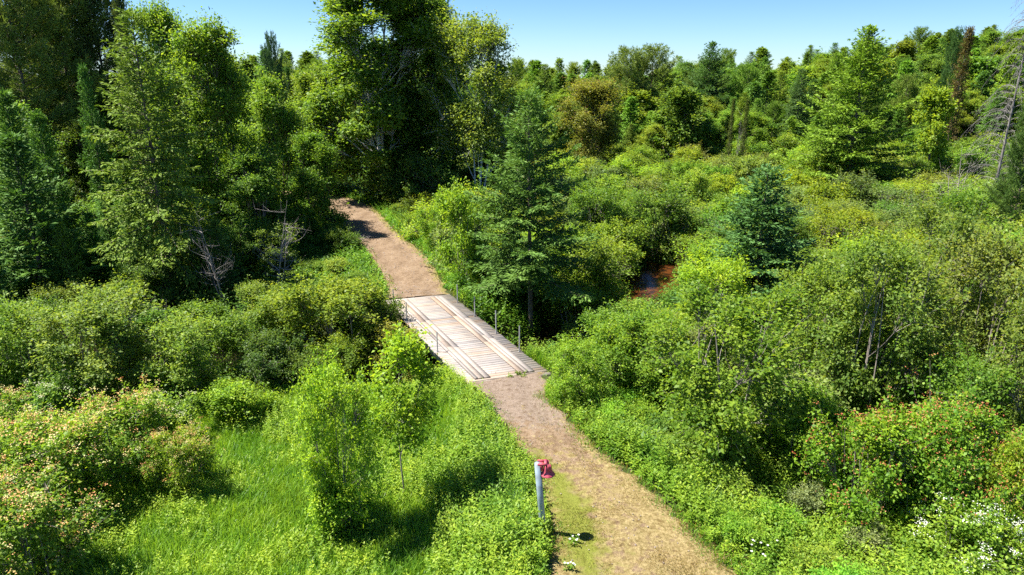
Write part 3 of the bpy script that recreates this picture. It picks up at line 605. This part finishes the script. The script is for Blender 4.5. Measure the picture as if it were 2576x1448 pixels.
A('white_bush', 2420, 1470, 1300, 260, (.13, .2, .03), 'shrub covered in white flower heads at the lower right')
A('white_bush', 2300, 1360, 1265, 120, (.12, .19, .03), 'small white flowered shrub left of the large white flowered one')
A('bush_a', 2010, 1330, 1225, 110, (.13, .16, .09), 'greyish downy bush below the big alder')
A('bush_a', 2180, 1420, 1330, 130, (.13, .16, .08), 'pale downy bush in the grass at lower right')
A('slim_sapling', 1022, 1262, 850, 175, (.14, .22, .02), 'slender young tree with thin dark trunk in the meadow')
A('bush_a', 850, 1345, 1215, 150, (.15, .24, .022), 'low dense bush at the foot of the meadow saplings')
A('alder_b', 858, 1340, 930, 215, (.15, .24, .022), 'bushy yellow green sapling left of the slender young tree')
A('bush_a', 1010, 960, 830, 120, (.16, .17, .045), 'pale orange tinged bush leaning over the left edge of the bridge')
A('alder_c', 868, 925, 705, 275, (.12, .165, .024), 'round olive bush on the bank left of the bridge')
A('alder_c', 720, 900, 740, 170, (.11, .16, .024), 'olive bush left of the round one beside the bridge')
A('alder_d', 955, 850, 735, 110, (.09, .14, .022), 'bush touching the far left corner of the bridge')
A('alder_b', 290, 1010, 745, 290, (.115, .165, .04), 'big grey green alder on the left bank of the creek')
A('alder_b', 70, 1020, 770, 240, (.11, .175, .026), 'alder at the left edge above the flowering shrubs')
A('alder_c', 480, 1000, 800, 220, (.11, .17, .03), 'alder in the middle of the left creek bank')
A('alder_d', 600, 960, 800, 160, (.08, .14, .024), 'darker bush at the bend of the left creek bank')
A('flower_bush', 120, 1330, 1080, 330, (.11, .18, .022), 'large shrub with orange and cream flower heads at left')
A('flower_bush', 320, 1230, 1010, 260, (.11, .18, .025), 'orange flowered shrub behind the largest one')
A('flower_bush', 90, 1490, 1230, 330, (.09, .15, .022), 'shrub with salmon flower heads in the lower left corner')
A('flower_bush', 470, 1250, 1090, 160, (.12, .18, .022), 'small orange flowered shrub at the edge of the meadow')
A('cream_bush', 150, 1090, 960, 190, (.09, .16, .03), 'cream flowered shrub at the foot of the left alder')
A('cream_bush', 430, 1110, 1000, 170, (.13, .2, .035), 'cream flowered shrub behind the orange flowered ones')
A('flower_bush', 20, 1200, 1010, 210, (.1, .17, .022), 'flowering shrub cut by the left edge')
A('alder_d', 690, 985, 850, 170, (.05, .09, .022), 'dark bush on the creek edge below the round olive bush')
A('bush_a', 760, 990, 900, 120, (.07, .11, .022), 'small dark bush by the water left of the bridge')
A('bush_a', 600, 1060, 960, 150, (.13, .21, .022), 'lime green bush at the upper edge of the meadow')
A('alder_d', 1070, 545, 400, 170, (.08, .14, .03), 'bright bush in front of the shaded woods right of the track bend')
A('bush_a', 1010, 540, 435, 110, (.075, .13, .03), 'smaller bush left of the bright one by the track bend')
A('alder_d', 1165, 720, 480, 150, (.12, .2, .022), 'light green bushy sapling on the right of the far track')
A('alder_d', 1100, 640, 520, 90, (.11, .19, .022), 'light green bush beside the far track')
A('alder_c', 1500, 800, 600, 230, (.11, .16, .022), 'orange tinged bush between the tall spruce and the creek pool')
A('alder_d', 1535, 700, 560, 160, (.11, .17, .022), 'yellow green bush behind the orange tinged one')
A('alder_c', 1640, 660, 480, 210, (.07, .125, .022), 'dark leafy alder overhanging the far side of the creek pool')
A('alder_c', 1500, 650, 470, 180, (.07, .13, .022), 'alder behind the tall spruce on its right')
A('alder_c', 1440, 1020, 855, 150, (.12, .2, .022), 'bright leafy bush at the near right corner of the bridge')
A('alder_d', 1520, 930, 790, 150, (.08, .15, .022), 'green bush at the foot of the tall spruce')
0 and A('bush_a', 1370, 880, 800, 90, (.07, .14, .022), 'small bush under the tall spruce by the bridge edge')
A('alder_d', 1540, 1010, 830, 170, (.1, .17, .022), 'bush between the bridge corner bush and the creek')

# ------------------------------------------------------------------ fill the thickets and the woods: each plant is its own thing
rnd = random.Random(77); rg = np.random.default_rng(77)
occ = [(p[3], p[4], max(1.2, .5 * p[1].scale[0] * PROTO[p[0]]['R'])) for p in PLACED]
POOL = np.array([(9.4, 42.6, 2.0), (7.6, 41, 1.6), (11, 45.6, 1.4), (9.3, 40.2, 1.8), (8.2, 38.5, 1.4)])
def free(x, y, r):
    for a, b, q in occ:
        if (a - x) ** 2 + (b - y) ** 2 < (r + q * .35) ** 2: return False
    return True
def scatter(n, box, spacing, test, maker):
    x0, x1, y0, y1 = box; k = 0
    for _ in range(n):
        x, y = rnd.uniform(x0, x1), rnd.uniform(y0, y1)
        if not test(x, y): continue
        r = spacing(x, y)
        if not free(x, y, r): continue
        if maker(x, y) is not False: occ.append((x, y, r)); k += 1
    return k
def inview(x, y, m=1.08): return abs(x) < .77 * m * (y * .98 + 3) + 1.5
def jit(t, a=.24, hue=.18):
    k = rnd.uniform(1 - a, 1 + a); h = rnd.uniform(-hue, hue); return (t[0] * k * (1 + h), t[1] * k, t[2] * k * (1 - h))
FILL = []
def t_right(x, y):
    if not inview(x, y): return False
    dt = float(dist_track(x, y)[0]); db = float(dist_bridge(x, y)[0])
    if dt < 1.7 or db < 1.6: return False
    if x < -.45 * (y - 24.4) + .2 and y > 22: return False
    if db < 4.2 and 26.5 < y < 36: return False
    if float(dist_to(x, y, POOL)[0]) < .9 or (abs(x / y - .215) < .03 and 33 < y < 43): return False
    if y < 30 and float(dist_to(x, y, CREEK)[0]) < 1.2: return False
    return True
def pool_cap(x, y, hcap):           # keep the small bit of open water in view, as in the photograph
    z = hz(x, y); X, Y = project(x, y, z + .5); wpx = 2.0 * FPX / y
    if y < 46 and X + wpx > 1575 and X - wpx < 1700:
        while hcap > .4 and project(x, y, z + hcap * 1.15)[1] < 752: hcap -= .1
    return hcap
def mk_right(x, y):
    d = y; hcap = 3.6 if d > 30 else 2.6
    # keep the water of the pool in view
    if abs(x / y - 9.4 / 42.6) < .05 and 30 < y < 42: hcap = 1.3
    hcap = pool_cap(x, y, hcap)
    if hcap < .5: return False
    kind = rnd.choice(['alder_c', 'alder_d', 'thicket_a', 'alder_d', 'thicket_bare']) if d < 50 else rnd.choice(['thicket_a', 'thicket_b', 'thicket_a', 'thicket_b', 'thicket_bare'])
    h = min(rnd.uniform(2.2, 3.9) * (.85 if d < 35 else 1), hcap * rnd.uniform(.85, 1.1)); w = min(h, 3) * rnd.uniform(1.1, 1.45) + .6
    base = rnd.choice([(.115, .175, .024), (.12, .18, .03), (.1, .16, .025), (.12, .165, .045), (.1, .135, .045), (.14, .21, .024), (.085, .15, .025)])
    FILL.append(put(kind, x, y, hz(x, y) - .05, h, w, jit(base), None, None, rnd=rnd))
scatter(5200, (-6, 80, 22, 92), lambda x, y: 1.15 + .016 * y, t_right, mk_right)
# left bank and left woods
def t_left(x, y):
    if not inview(x, y): return False
    if float(dist_track(x, y)[0]) < 2. or float(dist_bridge(x, y)[0]) < 1.5 or float(dist_to(x, y, CREEK)[0]) < .5: return False
    return x < -.5 * (y - 24) - 2 and y > 27.5 and x < -6
def mk_left(x, y):
    far = y > 46
    kind = rnd.choice(['maple_b', 'far_tree', 'fir', 'maple_b']) if far else rnd.choice(['alder_c', 'alder_d', 'fir', 'bush_a', 'alder_c'])
    h = rnd.uniform(7, 11) if far else (rnd.uniform(2.2, 3.6) if kind != 'fir' else rnd.uniform(3.5, 6.5))
    w = h * (.62 if far and kind != 'fir' else .5 if kind == 'fir' else 1.05)
    near_track = float(dist_track(x, y)[0])
    if near_track < 4.5: kind, h, w = 'bush_a', rnd.uniform(.9, 1.6), 2.0
    FILL.append(put(kind, x, y, hz(x, y) - .05, h, w, jit(rnd.choice([(.085, .145, .024), (.07, .125, .022), (.1, .155, .03)]) if kind != 'fir' else G_SPR), None, None, rnd=rnd))
scatter(2200, (-75, -6, 27, 80), lambda x, y: (1.5 if y < 46 else 3.0), t_left, mk_left)
# right of the far track: bushes between the track and the birch
def t_mid(x, y): return not (y < 36 and float(dist_bridge(x, y)[0]) < 4) and 1.2 < float(dist_track(x, y)[0]) and x > -.5 * (y - 24) - 6 and x < -.45 * (y - 24.4) + 9 and float(dist_bridge(x, y)[0]) > 1.6 and float(dist_to(x, y, CREEK)[0]) > 1.8
def mk_mid(x, y):
    dt = float(dist_track(x, y)[0]); h = min(.8 + .5 * dt, 2.8) * rnd.uniform(.8, 1.2)
    FILL.append(put(rnd.choice(['bush_a', 'alder_d']), x, y, hz(x, y) - .05, h, h * 1.1 + .5, jit(rnd.choice([(.11, .19, .024), (.09, .15, .024)])), None, None, rnd=rnd))
scatter(700, (-16, 8, 35, 62), lambda x, y: 1.25, t_mid, mk_mid)
# small bushes standing in the verge right of the near track
def t_verge(x, y): d = float(dist_track(x, y)[0]); return .8 < d < 3.5 and x > .5 and float(dist_bridge(x, y)[0]) > 1.2 and inview(x, y)
def mk_verge(x, y):
    h = rnd.uniform(.8, 1.35); FILL.append(put('bush_a', x, y, hz(x, y) - .05, h, h * 1.25, jit(rnd.choice([(.11, .2, .024), (.13, .22, .024), (.1, .16, .03)])), None, None, rnd=rnd))
scatter(260, (0, 9, 12, 26), lambda x, y: .75, t_verge, mk_verge)
# background forest
def t_back(x, y): return inview(x, y, 1.03) and x > -.42 * y and math.hypot(x, y) > 88
def mk_back(x, y):
    q = rnd.random()
    kind = 'far_conifer' if q < .24 else 'hemlock' if q < .44 else 'tamarack' if q < .54 else 'far_tree' if q < .72 else 'maple_b' if q < .86 else 'fir' if q < .94 else 'white_pine'
    h = rnd.uniform(.7, 1.25) * (5.5 + 4.2 * min(1, max(0, (y - 88) / 40))) * (1.12 if kind not in ('far_tree', 'maple_b') else 1); 
    w = max(h, 6) * (.85 if kind in ('far_tree', 'maple_b') else .6)
    base = rnd.choice([(.09, .15, .028), (.1, .165, .028), (.075, .125, .032), (.11, .165, .03)])
    FILL.append(put(kind, x, y, hz(x, y) - .05, h, w, jit(base), None, None, rnd=rnd))
scatter(3600, (-50, 118, 86, 128), lambda x, y: 2.5, t_back, mk_back)
scatter(2200, (-85, 190, 128, 215), lambda x, y: 4.2, t_back, mk_back)

# ------------------------------------------------------------------ labels of the fill: what kind, which way from the nearest landmark, and how many away
LAND = [('the tall spruce by the bridge', 1330, 530), ('the blue green spruce', 1905, 610), ('the broad light conifer', 2130, 280), ('the rounded pine', 1605, 230), ('the rusty red maple', 1488, 310), ('the birch', 1195, 260),
        ('the creek pool', 1640, 715), ('the big yellow green alder', 1800, 960), ('the browning spire', 2420, 170), ('the dead grey spruce', 2560, 220), ('the shaggy hemlock', 385, 420), ('the large dark maple', 540, 330), ('the corner pines', 110, 150),
        ('the bend of the track', 890, 530), ('the red berried shrubs', 2270, 1180), ('the plank bridge', 1150, 850), ('the round olive bush', 850, 810), ('the slender skyline conifer', 1787, 200), ('the two twiggy alders', 2330, 800), ('the bare dead saplings', 620, 620), ('the yellow green skyline tree', 2350, 300)]
ORD = ['nearest', 'second nearest', 'third nearest', 'fourth nearest', 'fifth nearest', 'sixth nearest', 'seventh nearest', 'eighth nearest', 'ninth nearest', 'tenth nearest'] + [q + ' nearest' for q in 'eleventh twelfth thirteenth fourteenth fifteenth sixteenth seventeenth eighteenth nineteenth twentieth'.split()]
buckets = {}
for o in FILL:
    x, y, z = o.location; kindH = top = None
    X, Y = project(x, y, z + 1.2 if y < 85 else z + 7); b = min(range(len(LAND)), key=lambda i: (LAND[i][1] - X) ** 2 + 1.6 * (LAND[i][2] - Y) ** 2)
    dx, dy = X - LAND[b][1], Y - LAND[b][2]; side = ('right' if dx > 0 else 'left') if abs(dx) > abs(dy) * 1.1 else ('behind' if dy < 0 else 'below')
    col = next((c.color[:3] for c in o.children if c.name.startswith(('crown', 'foliage'))), (.1, .1, .1)); r = col[0] / col[1]
    adj = ('olive' if r > .72 else 'yellowish' if col[1] > .25 else 'bright' if col[1] > .21 else 'green' if col[1] > .16 else 'dark')
    nm = o.name.split('.')[0].replace('_', ' '); buckets.setdefault((nm, adj, side, b), []).append((dx * dx + dy * dy, o))
for (nm, adj, side, b), lst in buckets.items():
    lst.sort(key=lambda q: q[0])
    rel = {'right': 'right of', 'left': 'left of', 'behind': 'behind', 'below': 'in front of'}[side]
    for i, (_, o) in enumerate(lst):
        o['label'] = f"{adj} {nm} {rel} {LAND[b][0]}" + (f", {ORD[min(i, 19)]}" if len(lst) > 1 else '')
        o['group'] = {'alder shrub': 'alder shrubs of the thicket', 'leafy bush': 'leafy bushes of the verges'}.get(nm, nm + 's of the woods')
print('plants', len(PLACED), 'fill', len(FILL))

# ------------------------------------------------------------------ grass, weeds and undergrowth (uncountable stuff)
def blades(x, y, hgt, wid, rng, bend=.5):
    n = len(x); z = height(x, y); a = rng.uniform(0, 6.283, n); d = np.stack([np.cos(a), np.sin(a), 0 * a], 1); s = np.stack([-np.sin(a), np.cos(a), 0 * a], 1)
    b = (rng.random(n) ** 1.3 * bend * hgt)[:, None]; h = hgt[:, None]; w = wid[:, None] * .5; P = np.stack([x, y, z], 1); up = np.array((0, 0, 1.))
    p1 = P + d * b * .25 + up * h * .55; p2 = P + d * b + up * h * (1 - .25 * (b / h) ** 1)
    V = np.stack([P - s * w, P + s * w, p1 + s * w * .85, p1 - s * w * .85, p2 + s * w * .12, p2 - s * w * .12], 1)
    F = np.arange(n)[:, None, None] * 6 + np.array([(0, 1, 2, 3), (3, 2, 4, 5)])[None]
    return V.reshape(-1, 3), F.reshape(-1, 4)
def herbs(x, y, hgt, rng, leaf, K=14, tone=.5):
    n = len(x); z = height(x, y); lean = rng.normal(0, .14, (n, 2)); rp = np.repeat(np.arange(n), K); t = np.tile((np.arange(K) + .7) / K, n)
    P = np.stack([x[rp] + lean[rp, 0] * hgt[rp] * t, y[rp] + lean[rp, 1] * hgt[rp] * t, z[rp] + hgt[rp] * (.12 + .88 * t)], 1)
    a = np.tile(np.arange(K) * 2.4, n) + np.repeat(rng.uniform(0, 6.28, n), K); rad = (leaf * .3)[rp] if not np.isscalar(leaf) else leaf * .3
    ax = np.stack([np.cos(a), np.sin(a), .5 * t + rng.normal(0, .25, len(a))], 1); nr = np.stack([-np.cos(a) * .6, -np.sin(a) * .6, np.ones(len(a))], 1) + rng.normal(0, .25, (len(a), 3))
    L = (leaf if np.isscalar(leaf) else leaf[rp]) * rng.uniform(.7, 1.25, len(a)) * (1.15 - .5 * t)
    V, F = kites(P, ax, nr, L, L * .4, .15); T = np.clip(tone + np.repeat(rng.normal(0, .2, n), K) + .25 * (t - .5) + rng.normal(0, .08, len(a)), 0, 1)
    return V, F, T
def stuff(name, V, F, T, mat, tint, label, cat):
    o = link(bpy.data.objects.new(name, mesh_np(name, V, F, mat, T))); o.color = (*tint, 1); return tag(o, label, cat, None, 'stuff')
rng = np.random.default_rng(9)
def region(n, x0, x1, y0, y1, test):
    x = rng.uniform(x0, x1, n); y = rng.uniform(y0, y1, n); k = test(x, y); return x[k], y[k]
def vis(x, y): return np.abs(x) < .8 * y + 3
# meadow left of the near track
def meadow(x, y):
    return vis(x, y) & (dist_track(x, y) > .1) & (x < 1.5) & (y > 11.5) & (dist_to(x, y, CREEK) > 2.2) & (y < 28.5) & (dist_bridge(x, y) > .15)
x, y = region(230000, -13.5, 1.5, 11.5, 28.5, meadow); pt = vnoise(x, y, .45, 3); n = len(x)
hh = (.42 + .16 * pt + rng.normal(0, .1, n)).clip(.12) * np.clip(dist_track(x, y) * .8 + .35, .35, 1); V, F = blades(x, y, hh, rng.uniform(.014, .03, n), rng, .8)
T = np.clip(.5 + .18 * vnoise(x, y, .7, 8) + rng.normal(0, .16, n), 0, 1); stuff('meadow_grass', V, F, np.repeat(T, 2), M_GRASS, (.19, .35, .03), 'tall bright green grass left of the near track', 'grass')
x, y = region(26000, -15, 1.5, 11.5, 28.5, lambda x, y: meadow(x, y) & (vnoise(x, y, .6, 4) + .6 * vnoise(x, y, 1.7, 6) + rng.normal(0, .3, len(x)) > .3)); n = len(x)
V, F, T = herbs(x, y, (.5 + .22 * vnoise(x, y, .5, 7) + rng.normal(0, .2, n)).clip(.2) * np.clip(dist_track(x, y) * .8 + .45, .45, 1), rng, .12, 15)
stuff('meadow_weeds', V, F, T, M_LEAF, (.23, .36, .03), 'yellow green leafy weeds growing through the meadow grass', 'weeds')
# verge weeds to the right of the near track, and under the bushes
def verge(x, y): return vis(x, y) & (dist_track(x, y) > .12) & (dist_bridge(x, y) > .2) & (dist_to(x, y, CREEK) > 1.7) & (x > -2)
x, y = region(44000, -2, 24, 11.5, 32, verge); n = len(x); dt = dist_track(x, y)
V, F, T = herbs(x, y, (np.clip(.3 + dt * .45, .3, .95) + .25 * vnoise(x, y, 1.1, 5) + .2 * vnoise(x, y, 2.7, 3) + rng.normal(0, .16, n)).clip(.12), rng, .14 + .04 * vnoise(x, y, .7, 2), 12)
stuff('verge_weeds', V, F, T, M_LEAF, (.19, .32, .03), 'leafy green weeds along the right side of the near track', 'weeds')
x, y = region(90000, -1, 16, 11.5, 24, lambda x, y: verge(x, y) & (vnoise(x, y, .35, 9) > -.2) & (dist_track(x, y) > .8)); n = len(x)
V, F = blades(x, y, rng.uniform(.5, 1., n), rng.uniform(.011, .02, n), rng, .8); stuff('verge_grass', V, F, np.repeat(np.clip(rng.normal(.45, .18, n), 0, 1), 2), M_GRASS, (.16, .31, .05), 'tall grass among the weeds right of the near track', 'grass')
# verge of the far track
def farv(x, y): d = dist_track(x, y); return (d > .05) & (d < 5) & (dist_bridge(x, y) > .2) & (dist_to(x, y, CREEK) > 2.)
x, y = region(75000, -30, 5, 33.5, 68, farv); n = len(x); dt = dist_track(x, y)
V, F = blades(x, y, (np.clip(.12 + dt * .35, .1, .6) * rng.uniform(.6, 1.3, n)), rng.uniform(.025, .045, n), rng, .8); stuff('far_verge_grass', V, F, np.repeat(np.clip(rng.normal(.5, .18, n), 0, 1), 2), M_GRASS, (.18, .32, .035), 'green grass along both edges of the far track', 'grass')
x, y = region(22000, -30, 5, 33.5, 68, farv); n = len(x); dt = dist_track(x, y)
V, F, T = herbs(x, y, (np.clip(.2 + dt * .4, .2, .9) * rng.uniform(.6, 1.3, n)), rng, .2, 10); stuff('far_verge_weeds', V, F, T, M_LEAF, (.14, .3, .024), 'leafy weeds along both edges of the far track', 'weeds')
# undergrowth everywhere else
def under(x, y): return vis(x, y) & (dist_track(x, y) > .8) & (dist_bridge(x, y) > .5) & (dist_to(x, y, CREEK) > 1.9) & ~((x > -12) & (x < 1) & (y < 27))
x, y = region(95000, -58, 72, 18, 92, under); n = len(x)
V, F, T = herbs(x, y, rng.uniform(.4, 1.3, n), rng, .34, 7, .4); stuff('undergrowth', V, F, T, M_LEAF, (.1, .2, .022), 'low leafy undergrowth beneath the bushes and trees', 'undergrowth')
# worn turf on the near track
x, y = region(80000, .3, 6.5, 11.5, 23.5, lambda x, y: (dist_track(x, y) < .05) & (rng.random(len(x)) < .12 + .88 * np.clip((21 - y) / 5, 0, 1)) & (vnoise(x, y, 1.1, 4) + .6 * vnoise(x, y, 3.1, 5) + rng.normal(0, .3, len(x)) > .25)); n = len(x)
V, F = blades(x, y, rng.uniform(.02, .075, n), rng.uniform(.008, .014, n), rng, 1.2); V[:, 2] += .05
lx = np.interp(y, TN[:, 1], TN[:, 0]); rx = np.interp(y, TN[:, 1], TN[:, 2]); acr = (x - lx) / (rx - lx)
grn = np.exp(-((acr - .2) / .15) ** 2) + .5 * (vnoise(x, y, 1.6, 12) > .1); isg = rng.random(n) < np.clip(grn, 0, 1) * .85
F = F.reshape(n, 2, 4); Vb = V.reshape(n, 6, 3)
for nm, k, tint, lb in (('short_turf', isg, (.22, .25, .04), 'short green turf patches on the near track'), ('dry_turf', ~isg, (.3, .24, .09), 'dry straw coloured turf on the near track')):
    q = Vb[k]; m_ = len(q); stuff(nm, q.reshape(-1, 3), (np.arange(m_)[:, None, None] * 6 + np.array([(0, 1, 2, 3), (3, 2, 4, 5)])[None]).reshape(-1, 4), np.repeat(np.clip(rng.normal(.5, .15, m_), 0, 1), 2), M_GRASS, tint, lb, 'grass')

# ragged fringe of grass hanging over both edges of the tracks
def fringe(x, y): d = dist_track(x, y); return (d > -.45) & (d < .5) & vis(x, y) & (dist_bridge(x, y) > .1) & (vnoise(x, y, 1.3, 2) + .7 * vnoise(x, y, 4, 3) + rng.normal(0, .5, len(x)) > 1.1 * (.1 - d) - .2)
x, y = region(85000, -2, 7.5, 11.5, 24, fringe); n = len(x)
V, F = blades(x, y, rng.uniform(.08, .3, n) * np.clip(.7 + dist_track(x, y), .3, 1), rng.uniform(.012, .024, n), rng, 1.1); V[:, 2] += .03
dry = rng.random(n) < .3; Vb = V.reshape(n, 6, 3)
for nm, k, tint, lb in (('edge_grass', ~dry, (.15, .3, .025), 'ragged green grass leaning over the edges of the near track'), ('dry_edge_grass', dry, (.3, .22, .08), 'dead brown grass stalks along the edges of the near track')):
    q = Vb[k]; m_ = len(q); stuff(nm, q.reshape(-1, 3), (np.arange(m_)[:, None, None] * 6 + np.array([(0, 1, 2, 3), (3, 2, 4, 5)])[None]).reshape(-1, 4), np.repeat(np.clip(rng.normal(.5, .2, m_), 0, 1), 2), M_GRASS, tint, lb, 'grass')
x, y = region(90000, -30, 5, 34.3, 68, fringe); n = len(x)
V, F = blades(x, y, rng.uniform(.06, .25, n), rng.uniform(.03, .05, n), rng, 1.1); V[:, 2] += .03
stuff('far_edge_grass', V, F, np.repeat(np.clip(rng.normal(.45, .2, n), 0, 1), 2), M_GRASS, (.2, .23, .06), 'dry tipped grass creeping onto the far track', 'grass')
# loose stones on the dirt
x, y = region(5200, -16, 5, 12, 62, lambda x, y: dist_track(x, y) < -.1); n = len(x)
c = np.stack([x, y, np.full(n, .035)], 1); rs = rng.uniform(.008, .028, n)[:, None] * (1 + .5 * (y[:, None] > 33)); ang = rng.uniform(0, 6.28, n)
o4 = [np.stack([np.cos(ang + k * 1.57), np.sin(ang + k * 1.57), np.zeros(n)], 1) for k in range(4)]
V = np.stack([c + o4[k] * rs * (1.2 if k % 2 else .8) for k in range(4)] + [c + (o4[k] * .55 + np.array((0, 0, .7))) * rs for k in range(4)], 1)
F = np.arange(n)[:, None, None] * 8 + np.array([(0, 1, 5, 4), (1, 2, 6, 5), (2, 3, 7, 6), (3, 0, 4, 7), (4, 5, 6, 7)])[None]
o = link(bpy.data.objects.new('pebbles', mesh_np('pebbles', V.reshape(-1, 3), F.reshape(-1, 4), simple('pebble stone', (.3, .25, .22), .9, 0, (30, (.12, .09, .08)))))); tag(o, 'small loose stones scattered over the dirt of the track', 'stones', None, 'stuff')
# small plants one can point to
def tuft(name, x, y, z, h, nst, label, cat, head=None, spread=.12, tint=(.16, .3, .03), seed=1):
    r3 = np.random.default_rng(seed); root = link(bpy.data.objects.new(name, None)); root.location = (x, y, z); tag(root, label, cat)
    a = r3.uniform(0, 6.28, nst); B = np.stack([np.cos(a), np.sin(a), 0 * a], 1) * spread * .3; T = np.stack([np.cos(a), np.sin(a), 0 * a], 1) * (spread * r3.uniform(.3, 1.2, nst))[:, None] + np.stack([0 * a, 0 * a, h * r3.uniform(.6, 1, nst)], 1)
    g = Geo(); g.twigs(B, T, .004, .003); o = link(bpy.data.objects.new('stems', g.mesh(name + '_stems', M_LEAF)), root); o.color = (*tint, 1)
    k = 9; rp = np.repeat(np.arange(nst), k); u = r3.uniform(.05, .95, len(rp))[:, None]; P = B[rp] * (1 - u) + T[rp] * u
    V, F = kites(P, r3.normal(0, 1, P.shape) * np.array((1, 1, .3)) + np.array((0, 0, .3)), np.tile((0, 0, 1.), (len(P), 1)) + r3.normal(0, .3, P.shape), .09, .04)
    o = link(bpy.data.objects.new('leaves', mesh_np(name + '_leaves', V, F, M_LEAF, np.clip(r3.normal(.5, .2, len(P)), 0, 1))), root); o.color = (*tint, 1)
    if head is not None:
        rp = np.repeat(np.arange(nst), 10); aa = np.tile(np.arange(10) * .628, nst); d = np.stack([np.cos(aa), np.sin(aa), .15 + 0 * aa], 1)
        V, F = kites(T[rp], d, np.tile((0, 0, 1.), (len(rp), 1)), .034, .018, 0); link(bpy.data.objects.new('flowers', mesh_np(name + '_flowers', V, F, head, np.full(len(rp), .9))), root)
for i, (X, Y, lb) in enumerate(((1442, 1372, 'three white daisies beside the shadow of the red bell'), (1430, 1440, 'white daisies on the track at the bottom of the picture'), (1905, 1440, 'white daisies among the weeds right of the bottom of the track'))):
    x, y, z = on_ground(X, Y); tuft('daisy_clump', x, y, z, .3 if i < 2 else .8, 5 if i < 2 else 9, lb, 'daisies', M_WHITE, .14 if i < 2 else .4, seed=i)
q = bpt(-.06, .55); tuft('sprouting_weed', q[0], q[1], -.03, .22, 10, 'yellow green weed sprouting in the gap at the near end of the bridge', 'weed', None, .3, (.2, .3, .03), 8)
q = bpt(-.04, .1); tuft('sprouting_weed', q[0], q[1], -.03, .18, 5, 'smaller weed sprouting near the middle of the bridge end board', 'weed', None, .15, (.2, .3, .03), 9)
